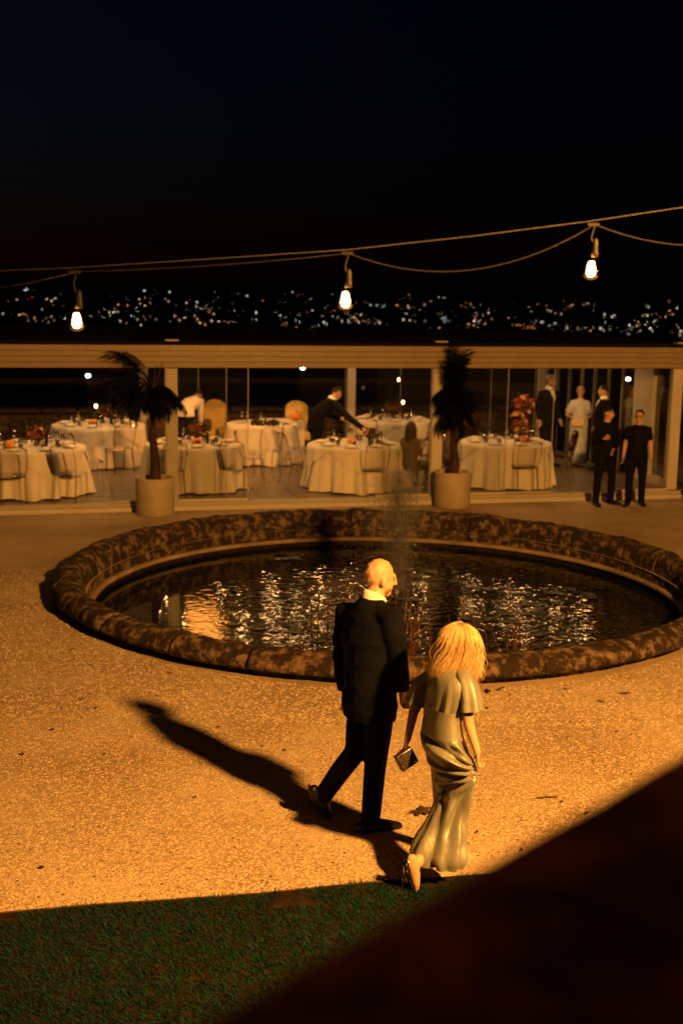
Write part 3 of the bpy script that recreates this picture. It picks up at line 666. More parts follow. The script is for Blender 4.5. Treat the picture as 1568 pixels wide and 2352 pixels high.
for X, Y, lab, c_ in ((203, 863, 'cold white street lamp shining through the left bay', (.8, .95, 1)), (1441, 871, 'cold white street lamp shining through the right bay', (.85, 1, .97)), (695, 845, 'pale street lamp just under the beam in the middle bay', (.8, .9, 1))):
    p = at(X, Y, 70); t = thing('street_lamp', lab, 'street lamp', (p.x, p.y, -9))
    bm = bmesh.new(); tube(bm, [(0, 0, 0), (0, 0, p.z + 9.2)], [.08, .05], 8); obj('pole', bm, M['bin'], t)
    bm = bmesh.new(); ellip(bm, (0, 0, p.z + 9), (.12, .12, .08)); obj('lamp', bm, emis('lamp_' + lab[:4] + str(X), c_, 30), t)

# ------------------------------------------------------------------ tables
def tablecloth(r, hh, seed, flare=.13):
    bm = bmesh.new(); n_ = 200; ph = seed * 1.7; rings = []
    prof = [(0, 1), (.5, 1), (.9, 1.0), (.97, .998), (1.0, .985), (1.012, .95)] + [(1.012 + flare * ((1 - z) ** 1.1), z) for z in (.85, .72, .58, .44, .3, .16, .03)]
    for r_, z in prof:
        if r_ == 0: rings.append([bm.verts.new((0, 0, hh))]); continue
        ring = []
        for k in range(n_):
            a = 2 * math.pi * k / n_; dn = max(0, .97 - z)
            wv = (math.sin(13 * a + ph + 1.5 * math.sin(2 * a + ph)) * .6 + math.sin(22 * a + ph * 2.3 + 1.1 * math.sin(3 * a)) * .38 + math.sin(5 * a + ph) * .35)
            q = r * r_ * (1 + .10 * wv * dn ** .8); zz = hh * z + (.012 * math.sin(7 * a + ph) if z < .05 else 0)
            ring.append(bm.verts.new((q * math.cos(a), q * math.sin(a), max(zz, .006))))
        rings.append(ring)
    for A, B in zip(rings, rings[1:]):
        for k in range(n_):
            if len(A) == 1: bm.faces.new((A[0], B[k], B[(k + 1) % n_]))
            else: bm.faces.new((A[k], B[k], B[(k + 1) % n_], A[(k + 1) % n_]))
    return bm
def overlay(r, hh, seed):
    bm = bmesh.new(); n_ = 200; rings = []; ph = seed * .9
    for q in range(9):
        ring = []
        for k in range(n_):
            a = 2 * math.pi * k / n_; c4 = abs(math.cos(2 * (a + ph))) ** 1.4; dr = .05 + .34 * c4
            if q < 3: rr_, z = (.2, .75, .99)[q] * r, hh + .006
            else:
                u = (q - 3) / 5; wv = math.sin(13 * a + seed * 1.7 + 1.5 * math.sin(2 * a + seed * 1.7)) * .6 + math.sin(22 * a + seed * 3.91 + 1.1 * math.sin(3 * a)) * .38 + math.sin(5 * a + seed * 1.7) * .35
                z = hh - .01 - dr * u; rr_ = r * (1.022 + .10 * (dr * u / hh)) * (1 + .10 * wv * (dr * u / hh) ** .8) + .016
            ring.append(bm.verts.new((rr_ * math.cos(a), rr_ * math.sin(a), z)))
        rings.append(ring)
    for A, B in zip(rings, rings[1:]):
        for k in range(n_): bm.faces.new((A[k], B[k], B[(k + 1) % n_], A[(k + 1) % n_]))
    bm.faces.new(rings[0]); return bm
# prototypes of the tableware (meshes shared)
def proto_mesh(bm, m, sm=True):
    me = bpy.data.meshes.new('p'); bm.to_mesh(me); bm.free(); me.materials.append(m); return smooth(me) if sm else me
bm = bmesh.new(); lathe(bm, [(0, .004), (.09, .004), (.135, .018), (.14, .022), (.138, .024), (.09, .012), (0, .010)], 24); ME_PLATE = proto_mesh(bm, M['china'])
bm = bmesh.new()
bevbox(bm, (-.06, -.085, .012), (.06, .085, .028), .006); bevbox(bm, (-.05, -.07, .029), (.05, .05, .042), .005, Matrix.Rotation(.12, 4, 'Z')); ME_NAP = proto_mesh(bm, M['napkin'], False)
bm = bmesh.new(); lathe(bm, [(0, 0), (.034, 0), (.034, .003), (.005, .008), (.0045, .09), (.02, .105), (.037, .135), (.038, .165), (.031, .21), (.0295, .21), (.036, .165), (.035, .137), (.0, .106)], 14); ME_GLASS = proto_mesh(bm, M['glassware'])
bm = bmesh.new(); lathe(bm, [(0, 0), (.033, 0), (.037, .09), (.0355, .09), (.031, .006), (0, .006)], 14); ME_TUMB = proto_mesh(bm, M['glassware'])
bm = bmesh.new(); lathe(bm, [(0, 0), (.038, 0), (.04, .01), (.04, .17), (.034, .2), (.015, .235), (.014, .29), (.017, .292), (.017, .305), (0, .306)], 14); ME_BOT = proto_mesh(bm, M['wine'])
def pumpkin_mesh():
    bm = bmesh.new(); n_ = 24; R_ = []
    for j in range(9):
        th = math.pi * j / 8; ring = []
        for k in range(n_):
            a = 2 * math.pi * k / n_; rr_ = .088 * (math.sin(th) ** .85) * (1 + .07 * math.cos(8 * a)); ring.append(bm.verts.new((rr_ * math.cos(a), rr_ * math.sin(a), .062 + .062 * math.cos(th) - (.014 if j == 0 else 0))))
        R_.append(ring)
    for A, B in zip(R_, R_[1:]):
        for k in range(n_): bm.faces.new((A[k], B[k], B[(k + 1) % n_], A[(k + 1) % n_]))
    bm.faces.new(R_[0]); bm.faces.new(R_[-1][::-1]); return bm
ME_PUMP = proto_mesh(pumpkin_mesh(), M['pumpkin'])
bm = bmesh.new(); tube(bm, [(0, 0, .10), (.004, 0, .125), (.018, 0, .145)], [.012, .008, .010], 6); ME_STALK = proto_mesh(bm, M['leafg'])
def put(name, me, loc, label, cat, group=None, rz=0, sc=1):
    o = bpy.data.objects.new(name, me); COL.objects.link(o); o.location = loc; o.rotation_euler = (0, 0, rz); o.scale = (sc,) * 3; return tag(o, label, cat, group)
def blossom_ball(bm, c, r, n_, rs, flat=.6):
    for i in range(n_):
        d = V((random.gauss(0, 1), random.gauss(0, 1), random.gauss(.3, .8))).normalized(); p = V(c) + V((d.x * r, d.y * r, d.z * r * flat)) * random.uniform(.55, 1)
        nn = (d + V((0, 0, .3))).normalized(); q = nn.to_track_quat('Z', 'Y').to_matrix(); pr_ = random.uniform(.7, 1.2) * rs
        ct = bm.verts.new(p); ring = [bm.verts.new(p + q @ V((pr_ * math.cos(t) * (1 + .25 * (k % 2)), pr_ * math.sin(t) * (1 + .25 * (k % 2)), pr_ * .35))) for k, t in enumerate(np.linspace(0, 6.28, 9)[:-1])]
        for k in range(8): bm.faces.new((ct, ring[k], ring[(k + 1) % 8]))
def leaf_ball(bm, c, r, n_, rs, flat=.7):
    for i in range(n_):
        d = V((random.gauss(0, 1), random.gauss(0, 1), random.gauss(.1, .9))).normalized(); p = V(c) + V((d.x * r, d.y * r, d.z * r * flat)) * random.uniform(.3, 1)
        s = d.cross(V((random.random(), random.random(), random.random()))).normalized() * rs * .35; e_ = p + d * rs * random.uniform(.8, 1.5)
        bm.faces.new([bm.verts.new(q) for q in (p, p.lerp(e_, .5) + s, e_, p.lerp(e_, .5) - s)])
def centrepiece(loc, label, r=.15, hgt=.16, nf=22, vase=True):
    t = thing('flower_arrangement', label, 'flowers', loc)
    if vase:
        bm = bmesh.new(); lathe(bm, [(0, 0), (.04, 0), (.05, .03), (.035, hgt * .7), (.03, hgt * .75), (.028, hgt * .7), (0, .01)], 14); smooth(obj('vase', bm, M['vase'], t))
    bm = bmesh.new(); leaf_ball(bm, (0, 0, hgt), r, 130, r * .42); obj('foliage', bm, M['leafg'], t)['kind'] = 'stuff'
    bm = bmesh.new(); blossom_ball(bm, (0, 0, hgt), r * 1.02, nf, r * .24); obj('blossoms', bm, M['flower'], t)['kind'] = 'stuff'
    bm = bmesh.new(); blossom_ball(bm, (0, 0, hgt + .01), r * 1.05, max(3, nf // 3), r * .22); obj('pale_blossoms', bm, M['flower2'], t)['kind'] = 'stuff'
    return t
TT = .76
def table(s, t, r, tid, place, seed, n_set=8, pump=True, flow=True, pr=None):
    """place: words that single the table out"""
    b0 = pv(s, t, FZ + .006); tz = b0 + V((0, 0, TT + .012))
    tb = thing('round_table', 'round banquet table hidden under the cloth %s' % place, 'table', b0)
    bm = bmesh.new(); lathe(bm, [(0, TT - .035), (r * .985, TT - .035), (r * .985, TT - .008), (0, TT - .008)], 40); obj('tabletop', bm, M['reed'], tb)
    bm = bmesh.new(); lathe(bm, [(0, 0), (.3, 0), (.3, .03), (.05, .06), (.05, TT - .036), (0, TT - .036)], 16); obj('pedestal', bm, M['bin'], tb)
    tc_ = thing('tablecloth', 'white floor-length tablecloth %s' % place, 'tablecloth', b0)
    smooth(obj('skirt', tablecloth(r, TT, seed), M['cloth'], tc_)); smooth(obj('top_cloth', overlay(r, TT, seed), M['cloth'], tc_))
    random.seed(seed * 13)
    for i in range(n_set):
        a = 2 * math.pi * (i + .5) / n_set + seed; u = V((math.cos(a), math.sin(a), 0)); rz = a - math.pi / 2
        p = tz + u * (r - .2); ang8 = int(round(((math.degrees(a) - math.degrees(PAN)) % 360) / 45)) % 8; spot = ('right', 'back right', 'back', 'back left', 'left', 'front left', 'front', 'front right')[ang8]; at_ = 'at the %s of %s' % (spot, place[3:])
        put('dinner_plate', ME_PLATE, p, 'white plate ' + at_, 'plate', 'plates laid %s' % place, rz)
        put('folded_napkin', ME_NAP, p + V((0, 0, .006)), 'folded napkin ' + at_, 'napkin', 'napkins %s' % place, rz + random.uniform(-.2, .2))
        sd = V((-u.y, u.x, 0))
        put('wine_glass', ME_GLASS, tz + u * (r - .36) + sd * .12, 'stemmed glass ' + at_, 'glass', 'stemmed glasses %s' % place)
        if i % 1 == 0: put('water_tumbler', ME_TUMB, tz + u * (r - .40) + sd * .02, 'clear tumbler ' + at_, 'tumbler', 'tumblers %s' % place)
    if pump:
        d_ = pr or (-.22, -.25); o = put('pumpkin', ME_PUMP, tz + PA * d_[0] + PB * d_[1], 'small orange pumpkin %s' % place, 'pumpkin', None, seed); st_ = bpy.data.objects.new('stalk', ME_STALK); COL.objects.link(st_); st_.parent = o
    if flow: centrepiece(tz + PA * .08 + PB * .1, 'leafy centrepiece with rust blossoms %s' % place, .17, .22)
    put('bottle', ME_BOT, tz + PA * .24 + PB * -.08, 'dark bottle %s' % place, 'bottle', None, 0, .72)
    return tz
P1 = 'on the far left front table'; P2 = 'on the back table left of the left palm'
P3 = 'on the front table beside the left palm'; P4 = 'on the sweetheart table in the middle'
P5 = 'on the front table below the bending waiter'; P6 = 'on the back table right of the waiter'; P7 = 'on the front table right of the right palm'
P1, P2, P3, P4, P5, P6, P7 = [p[3:] for p in (P1, P2, P3, P4, P5, P6, P7)]
P1, P2, P3, P4, P5, P6, P7 = ['on ' + p for p in (P1, P2, P3, P4, P5, P6, P7)]
table(.50, 1.36, .86, 1, P1, 1, pr=(-.35, -.2)); table(1.72, 4.62, .86, 2, P2, 2, pr=(-.12, -.3)); table(3.22, 1.52, .80, 3, P3, 3, pr=(.02, -.3))
table(6.02, 1.16, .80, 5, P5, 5, flow=False, pr=(-.08, -.1)); table(7.75, 5.1, .80, 6, P6, 6, pump=False); table(8.84, 1.20, .80, 7, P7, 7, flow=False, pr=(.30, -.15))
# sweetheart table: wreath, candle glasses
b4 = pv(4.92, 4.52, FZ + .006); R4 = .68
tb = thing('round_table', 'round banquet table hidden under the cloth ' + P4, 'table', b4)
bm = bmesh.new(); lathe(bm, [(0, TT - .035), (R4 * .985, TT - .035), (R4 * .985, TT - .008), (0, TT - .008)], 40); obj('tabletop', bm, M['reed'], tb)
tc_ = thing('tablecloth', 'white floor-length tablecloth ' + P4, 'tablecloth', b4)
smooth(obj('skirt', tablecloth(R4, TT, 4, .22), M['cloth'], tc_)); smooth(obj('top_cloth', overlay(R4, TT, 4.4), M['cloth'], tc_))
tz = b4 + V((0, 0, TT + .012))
t = thing('table_wreath', 'dark leaf wreath lying on the sweetheart table in the middle of the room', 'wreath', tz - PB * .35)
bm = bmesh.new()
for a in np.linspace(0, 6.28, 26): leaf_ball(bm, (.22 * math.cos(a), .11 * math.sin(a), .035), .045, 14, .05)
obj('foliage', bm, M['leafg'], t)['kind'] = 'stuff'
bm = bmesh.new()
for a in np.linspace(0, 6.28, 7): blossom_ball(bm, (.2 * math.cos(a), .1 * math.sin(a), .05), .03, 2, .025)
obj('blossoms', bm, M['flower'], t)['kind'] = 'stuff'
for i, (a_, b_) in enumerate(((-.38, .1), (-.27, .16), (-.02, -.05))):
    put('wine_glass', ME_GLASS, tz + PA * a_ + PB * b_, ('leftmost stemmed glass ', 'second stemmed glass ', 'stemmed glass beside the wreath ')[i] + P4, 'glass', 'stemmed glasses ' + P4, 0, 1.1)
for a_ in (-.42, .42): put('dinner_plate', ME_PLATE, tz + PA * a_ + PB * .05, ('left' if a_ < 0 else 'right') + ' one of two white plates ' + P4, 'plate', 'plates laid ' + P4)
# tall rust arrangement behind the right front table, bouquet held by the waiter, candle flames
tall = thing('flower_arrangement', 'tall column of rust and peach flowers behind the right front table', 'flowers', pv(9.7, 2.6, FZ))
bm = bmesh.new(); tube(bm, [(0, 0, 0), (0, 0, .75)], [.05, .03], 10); obj('stand', bm, M['frame'], tall)
for nm, m_, cnt, fn in (('foliage', 'leafg', 12, 'l'), ('blossoms', 'flower', 9, 'b'), ('pale_blossoms', 'flower2', 4, 'b')):
    bm = bmesh.new()
    for i in range(9):
        c = (random.gauss(0, .06), random.gauss(0, .06), .72 + .085 * i)
        (leaf_ball(bm, c, .13, cnt, .07) if fn == 'l' else blossom_ball(bm, c, .15, cnt, .05))
    obj(nm, bm, M[m_], tall)['kind'] = 'stuff'
centrepiece(pv(9.35, 1.5, FZ + TT + .018), 'low trailing foliage with peach blossoms ' + P7, .14, .12)
for (X, Y, yy, lab) in ((221, 934, 23.3, 'small candle flame glowing above the back left table'), (925, 925, 25.6, 'small candle flame glowing above the back right table'), (915, 873, 26.5, 'small amber lantern hanging high at the back of the pavilion')):
    p = at(X, Y, yy); zb = (FZ + TT + .02) if 'flame' in lab else 2.3
    t = thing('candle' if 'flame' in lab else 'lantern', lab, 'candle' if 'flame' in lab else 'lantern', (p.x, p.y, zb))
    bm = bmesh.new(); tube(bm, [(0, 0, 0), (0, 0, p.z - zb - .02)] if 'flame' in lab else [(0, 0, 0), (0, 0, p.z - zb + .05)], [.005, .004], 6); obj('stick' if 'flame' in lab else 'cord', bm, M['bin'], t)
    bm = bmesh.new(); ellip(bm, (0, 0, p.z - zb + .01), (.022, .022, .036), None, 2); obj('flame', bm, M['candle'], t)
# small side table behind the waiter
st_ = thing('side_table', 'narrow draped side table behind the bending waiter', 'table', pv(5.45, 5.2, FZ + .006), PAN)
part('tabletop', (-.38, -.3, .70), (.38, .3, .74), M['reed'], 0, st_)
for a_ in (-.34, .34):
    for b_ in (-.26, .26): part('leg', (a_ - .02, b_ - .02, 0), (a_ + .02, b_ + .02, .699), M['bin'], 0, st_)
bm = bmesh.new(); bevbox(bm, (-.41, -.33, .742), (.41, .33, .752), .004); box(bm, (-.41, -.336, .12), (.41, -.331, .741)); box(bm, (-.416, -.33, .12), (-.411, .33, .741))
c_ = thing('tablecloth', 'white cloth over the narrow side table behind the bending waiter', 'tablecloth', pv(5.45, 5.2, FZ + .006), PAN); obj('cloth', bm, M['cloth'], c_)['kind'] = 'stuff'; del c_.children[0]['kind']
o = put('pumpkin', ME_PUMP, pv(5.72, 5.05, FZ + .76), 'larger orange pumpkin on the narrow side table', 'pumpkin', None, 0, 1.35); q_ = bpy.data.objects.new('stalk', ME_STALK); COL.objects.link(q_); q_.parent = o

# ------------------------------------------------------------------ chairs
def ghost_chair(label):
    t = thing('clear_chair', label, 'chair', (0, 0, 0), 0, 'clear acrylic chairs')
    bm = bmesh.new(); bevbox(bm, (-.20, -.20, .435), (.20, .21, .46), .012, None, 2); obj('seat', bm, M['acryl'], t)
    bm = bmesh.new(); nx, nz = 12, 12; G_ = []
    for j in range(nz + 1):
        v = j / nz; row = []
        wv = .185 + .025 * math.sin(v * math.pi * .8)
        if v > .82: wv *= math.sqrt(max(.05, 1 - ((v - .82) / .20) ** 2))
        for i in range(nx + 1):
            u = i / nx * 2 - 1; row.append(V((u * wv, -.20 - .10 * v - .03 * (1 - u * u), .46 + .46 * v)))
        G_.append(row)
    for off in (0, .018):
        vs = [[bm.verts.new(p + V((0, -off, 0))) for p in row] for row in G_]
        for A, B in zip(vs, vs[1:]):
            for i in range(nx): bm.faces.new((A[i], A[i + 1], B[i + 1], B[i]))
        if off == 0: F0 = vs
    for j in range(nz):
        for i in (0, nx): bm.faces.new((F0[j][i], F0[j + 1][i], vs[j + 1][i], vs[j][i]))
    for i in range(nx):
        for j in (0, nz): bm.faces.new((F0[j][i], F0[j][i + 1], vs[j][i + 1], vs[j][i]))
    o = obj('backrest', bm, M['acryl'], t)
    for x_, y_, dx_, dy_ in ((-.18, .18, 0, .02), (.18, .18, 0, .02), (-.18, -.18, -.01, -.07), (.18, -.18, .01, -.07)):
        bm = bmesh.new(); tube(bm, [(x_ + dx_, y_ + dy_, 0), (x_ + dx_ * .4, y_ + dy_ * .4, .25), (x_, y_, .434)], [.014, .018, .023], 8); obj('leg', bm, M['acryl_edge'], t)
    for s in (-1, 1):
        bm = bmesh.new(); tube(bm, [(s * .19, -.205, .47), (s * .215, -.25, .68), (s * .20, -.295, .86)], [.015, .014, .013], 6); obj('back_post', bm, M['acryl_edge'], t)
    bm = bmesh.new(); tube(bm, [(.20 * math.cos(q), -.295 + .0 - .012 * math.sin(q), .86 + .075 * math.sin(q)) for q in np.linspace(0, math.pi, 13)], [.013] * 13, 6); obj('top_rail', bm, M['acryl_edge'], t)
    return t
chairs = [  # s, t, angle the sitter faces (0 = away from us)
    (.20, .28, 8, 'clear chair in front of the far left table, leftmost'), (1.12, .42, -28, 'clear chair in front of the far left table, nearest the left palm'), (-.45, 2.05, -115, 'clear chair behind the far left table'),
    (1.45, 1.75, -80, 'clear chair between the far left table and the left palm'), (2.05, 3.45, 20, 'clear chair before the back left table beside the left palm'), (.7, 4.2, -70, 'clear chair at the left side of the back left table'),
    (2.72, .62, 15, 'clear chair before the front table, half behind the left palm'), (3.85, .72, -22, 'clear chair before the front table right of the left palm'), (4.32, 1.9, -95, 'clear chair turned sideways right of that table'),
    (4.72, 2.75, 10, 'clear chair standing alone before the sweetheart table'), (5.42, 3.0, -60, 'clear chair beside the bending waiter\'s legs'),
    (5.05, 1.55, -75, 'clear chair at the left side of the table below the waiter'), (6.12, .26, 2, 'clear chair before the front table below the waiter'),
    (6.98, .86, 55, 'clear chair the dark-haired woman sits on'), (7.9, 1.55, -65, 'clear chair at the left side of the right front table'), (8.85, .30, 0, 'clear chair before the right front table'),
    (9.95, 1.35, 80, 'clear chair at the right side of the right front table'), (7.0, 4.1, -20, 'clear chair before the back right table, left one'), (8.3, 4.15, 20, 'clear chair before the back right table, right one')]
pc = None
for s, t_, an_, lab in chairs:
    if pc is None: pc = ghost_chair(lab); pc.location = pv(s, t_, FZ + .006); pc.rotation_euler = (0, 0, PAN + rad(an_))
    else: dup(pc, pv(s, t_, FZ + .006), PAN + rad(an_), lab)
def yellow_chair(loc, rz, label):
    t = thing('upholstered_chair', label, 'chair', loc, rz, 'mustard high-backed chairs')
    bm = bmesh.new(); bevbox(bm, (-.24, -.24, .36), (.24, .24, .50), .03, None, 2); smooth(obj('seat', bm, M['yellow'], t))
    bm = bmesh.new(); n_ = 9; fr_, bk = [], []
    out = [(-.22, .42), (-.235, .9), (-.22, 1.03), (-.12, 1.10), (0, 1.125), (.12, 1.10), (.22, 1.03), (.235, .9), (.22, .42)]
    fr_ = [bm.verts.new((x, -.20 - .08 * (z - .42), z)) for x, z in out]; bk = [bm.verts.new((x, -.29 - .10 * (z - .42), z)) for x, z in out]
    bm.faces.new(fr_); bm.faces.new(bk[::-1])
    for i in range(n_): bm.faces.new((fr_[i], bk[i], bk[(i + 1) % n_], fr_[(i + 1) % n_]))
    bmesh.ops.recalc_face_normals(bm, faces=bm.faces); bmesh.ops.bevel(bm, geom=list(bm.edges), offset=.015, segments=2, affect='EDGES')
    obj('backrest', bm, M['yellow'], t)
    for x_ in (-.2, .2):
        for y_ in (-.2, .2): part('leg', (x_ - .02, y_ - .02, 0), (x_ + .02, y_ + .02, .359), M['bin'], 0, t)
yellow_chair(pv(4.05, 5.55, FZ + .006), PAN + rad(160), 'mustard high-backed chair left of the sweetheart table')
yellow_chair(pv(5.78, 5.15, FZ + .006), PAN + rad(175), 'mustard high-backed chair right of the sweetheart table')
# dark sideboard with a wooden top behind the bending figure in white
sb = thing('sideboard', 'dark sideboard with brown top behind the left palm', 'sideboard', pv(3.3, 5.75, FZ + .006), PAN)
part('top', (-.55, -.2, .55), (.75, .25, .72), M['reed'], .01, sb); part('body', (-.52, -.17, 0), (.72, .22, .548), M['bin'], .01, sb)
for x_ in (-.2, .12, .44): part('door', (x_ - .3, -.186, .03), (x_ + .01, -.172, .52), M['bin'], .004, sb)

# ------------------------------------------------------------------ people
def rot_about(p, c, axis, ang): return V(c) + Quaternion(V(axis), ang) @ (V(p) - V(c))
def head_into(bm, c, f, k=1.0, jaw=1.0):
    R3 = frame3(f); r, f_, u = R3.col[0], R3.col[1], R3.col[2]; c = V(c)
    def el(dr, df, du, a, b_, c_): ellip(bm, c + (r * dr + f_ * df + u * du) * k, (a * k, b_ * k, c_ * k), R3, 2)
    el(0, -.012, .022, .074, .093, .092); el(0, .028, -.035, .060 * jaw, .064, .074); el(0, .055, -.088, .034 * jaw, .032, .026)
    el(0, .096, -.020, .012, .022, .028); el(0, .108, -.034, .014, .014, .011); el(0, .078, .018, .050, .018, .014)
    el(0, .080, -.066, .022, .012, .012)
    for s in (-1, 1): el(s * .076, -.006, -.018, .010, .020, .031)
def hand_into(bm, wrist, d, nrm, thumb_side, k=1.0, curl=.5):
    d = V(d).normalized(); nrm = (V(nrm) - d * V(nrm).dot(d)).normalized(); sd = d.cross(nrm) * thumb_side; wrist = V(wrist)
    tube(bm, [wrist, wrist + d * .03 * k, wrist + d * .085 * k], [(.026 * k, .018 * k), (.036 * k, .016 * k), (.041 * k, .013 * k)], 10, side=sd)
    for i, (o_, ln) in enumerate(((.031, .072), (.011, .080), (-.010, .075), (-.030, .058))):
        p0 = wrist + d * .078 * k + sd * o_ * k; dd = d; p = [p0]
        for q in range(3):
            dd = (Quaternion(sd, -curl * (.5 + .35 * q) * thumb_side * 1.0) @ dd).normalized(); p.append(p[-1] + dd * ln * k * (.42, .33, .25)[q])
        tube(bm, p, [.0095 * k, .009 * k, .0082 * k, .007 * k], 8, roundcap=True)
    b0 = wrist + d * .022 * k + sd * .024 * k
    tube(bm, [b0, b0 + (d * .55 + sd * .8) * .036 * k, b0 + (d * .9 + sd * .55 + nrm * .25) * .066 * k], [.013 * k, .011 * k, .0085 * k], 8, roundcap=True)
def foot_into(bm, ankle, toe_dir, k=1.0, sole=.0, hgt=.075, fat=1.0, pitch=0):
    f = V(toe_dir).normalized(); r = f.cross(V((0, 0, 1))).normalized(); u = r.cross(f)
    a = V(ankle) - V((0, 0, 0)); b0 = a - u * hgt * k
    tube(bm, [b0 - f * .075 * k + u * .045 * k, b0 - f * .03 * k + u * .045 * k, b0 + f * .06 * k + u * .042 * k, b0 + f * .13 * k + u * .032 * k, b0 + f * .19 * k + u * .024 * k],
         [(.028 * fat * k, .036 * k), (.038 * fat * k, .046 * k), (.044 * fat * k, .042 * k), (.046 * fat * k, .030 * k), (.026 * fat * k, .020 * k)], 12, side=r, roundcap=True)
def body_mesh(J, k, vox, female=False, curl=(.5, .5)):
    bm = bmesh.new(); r = J['right']
    w = .92 if female else 1.0
    tube(bm, [J['pelvis'] - V((0, 0, .10)) * k, J['pelvis'], J['waist'], J['chest'], J['neck'] - (J['neck'] - J['chest']).normalized() * .06 * k, J['neck']],
         [(.12 * k, .09 * k), (.155 * k, .105 * k), (.125 * w * k, .092 * k), (.155 * w * k, .108 * k), (.13 * w * k, .075 * k), (.06 * k, .06 * k)], 16, side=r)
    hd = V(J['face']).normalized()
    tube(bm, [J['neck'] - V((0, 0, .03)), J['neck'].lerp(J['head'], .35), J['head'] - V((0, 0, .03)) - hd * .01], [.066 * k * w, .055 * k * w, .053 * k * w], 12)
    head_into(bm, J['head'], J['face'], .95 * k * J.get('hk', 1), .92 if female else 1)
    for sd, i in (('L', 0), ('R', 1)):
        tube(bm, [J['sh' + sd].lerp(J['chest'], .25), J['sh' + sd], J['el' + sd], J['wr' + sd]], [.055 * k * w, .052 * k * w, .039 * k * w, .026 * k * w], 10, roundcap=True)
        hd_ = J.get('hand' + sd) or (J['wr' + sd] - J['el' + sd])
        nr = J.get('palm' + sd) or (r * (1 if sd == 'L' else -1))
        hand_into(bm, J['wr' + sd], hd_, nr, -1 if sd == 'L' else 1, k * w, curl[i])
        tube(bm, [J['hip' + sd] + V((0, 0, .06)), J['hip' + sd], J['kn' + sd], J['kn' + sd].lerp(J['an' + sd], .3), J['an' + sd]], [.085 * k, .085 * k, .054 * k, .056 * k, .037 * k], 12)
        foot_into(bm, J['an' + sd], J['toe' + sd], .92 * k)
    return remesh(bm, 'body', vox, 2, .5)
def jacket_mesh(J, k, vox, hem=.26, loose=1.0, sleeves=1.0, it=4, noarm=False):
    bm = bmesh.new(); r = J['right']; up = (J['chest'] - J['pelvis']).normalized()
    L_ = loose
    tube(bm, [J['pelvis'] - V((0, 0, hem - .08)) * k, J['pelvis'] - V((0, 0, .03)) * k, J['waist'], J['chest'], J['chest'].lerp(J['neck'], .55), J['neck'] - up * .03 * k, J['neck'] + up * .004],
         [(.205 * k * L_, .155 * k * L_), (.195 * k * L_, .150 * k * L_), (.172 * k * L_, .135 * k * L_), (.19 * k * L_, .138 * k * L_), (.165 * k, .105 * k), (.095 * k, .08 * k), (.068 * k, .068 * k)], 20, side=r)
    if not noarm:
        for sd in 'LR':
            e_ = J['el' + sd]; w_ = J['el' + sd].lerp(J['wr' + sd], .93)
            if sleeves == 1: tube(bm, [J['sh' + sd].lerp(J['chest'].lerp(J['neck'], .5), .35), J['sh' + sd], J['sh' + sd].lerp(e_, .5), e_, w_], [.068 * k, .072 * k * L_, .067 * k * L_, .060 * k, .047 * k], 12, roundcap=False)
            else: tube(bm, [J['sh' + sd].lerp(J['chest'].lerp(J['neck'], .5), .35), J['sh' + sd], J['sh' + sd].lerp(e_, sleeves)], [.066 * k, .069 * k * L_, .070 * k * L_], 12)
    return remesh(bm, 'jacket', vox, it, .5)
def trouser_mesh(J, k, vox, it=3, wide=1.0):
    bm = bmesh.new(); r = J['right']
    tube(bm, [J['pelvis'] - V((0, 0, .12)) * k, J['pelvis'], J['waist'].lerp(J['pelvis'], .35)], [(.13 * k, .11 * k), (.172 * k, .125 * k), (.155 * k, .115 * k)], 16, side=r)
    for sd in 'LR':
        tube(bm, [J['hip' + sd] + V((0, 0, .05)), J['hip' + sd], J['hip' + sd].lerp(J['kn' + sd], .5), J['kn' + sd], J['kn' + sd].lerp(J['an' + sd], .5), J['an' + sd] - (J['an' + sd] - J['kn' + sd]).normalized() * .0 - V((0, 0, .015))],
             [.098 * k, .105 * k * wide, .092 * k * wide, .072 * k * wide, .068 * k * wide, .062 * k * wide], 12)
    return remesh(bm, 'trousers', vox, it, .5)
def shoe_mesh(J, sd, k, vox=.009):
    bm = bmesh.new(); foot_into(bm, J['an' + sd], J['toe' + sd], 1.06 * k, fat=1.08); f = V(J['toe' + sd]).normalized()
    tube(bm, [J['an' + sd] + V((0, 0, .005)), J['an' + sd] - V((0, 0, .05))], [.045 * k, .05 * k], 10)
    return remesh(bm, 'shoe', vox, 2, .5)
def collar_mesh(J, k, hgt=.045):
    bm = bmesh.new(); up = ((J['head'] - J['neck']).normalized() + V((0, 0, .5))).normalized()
    tube(bm, [J['neck'] - up * .012, J['neck'] + up * .012, J['neck'] + up * hgt, J['neck'] + up * (hgt + .003), J['neck'] + up * .01], [.079 * k, .076 * k, .069 * k, .061 * k, .060 * k], 20, cap=False); return bm
def shirt_front(J, k, w_=.055, drop=.26):
    """white shirt triangle seen in the jacket opening"""
    bm = bmesh.new(); f = V(J['right']).cross(V((0, 0, 1))) * -1; f = V(J['front']).normalized(); r = V(J['right'])
    n_ = J['neck']; c = J['chest']; rows = []
    for i in range(8):
        u = i / 7; p = (n_ + V((0, 0, -.005))).lerp(J['waist'], u * drop / .42); dep = (.070 + .085 * min(1, u * 1.6)) * k; ww = w_ * (1 - u) ** .8 * k + .002
        rows.append([bm.verts.new(p + f * (dep + .006 - .0 * abs(q)) + r * (q * ww)) for q in (-1, -.5, 0, .5, 1)])
    for A, B in zip(rows, rows[1:]):
        for q in range(4): bm.faces.new((A[q], A[q + 1], B[q + 1], B[q]))
    r_ = bmesh.ops.solidify(bm, geom=list(bm.faces), thickness=.006); return bm
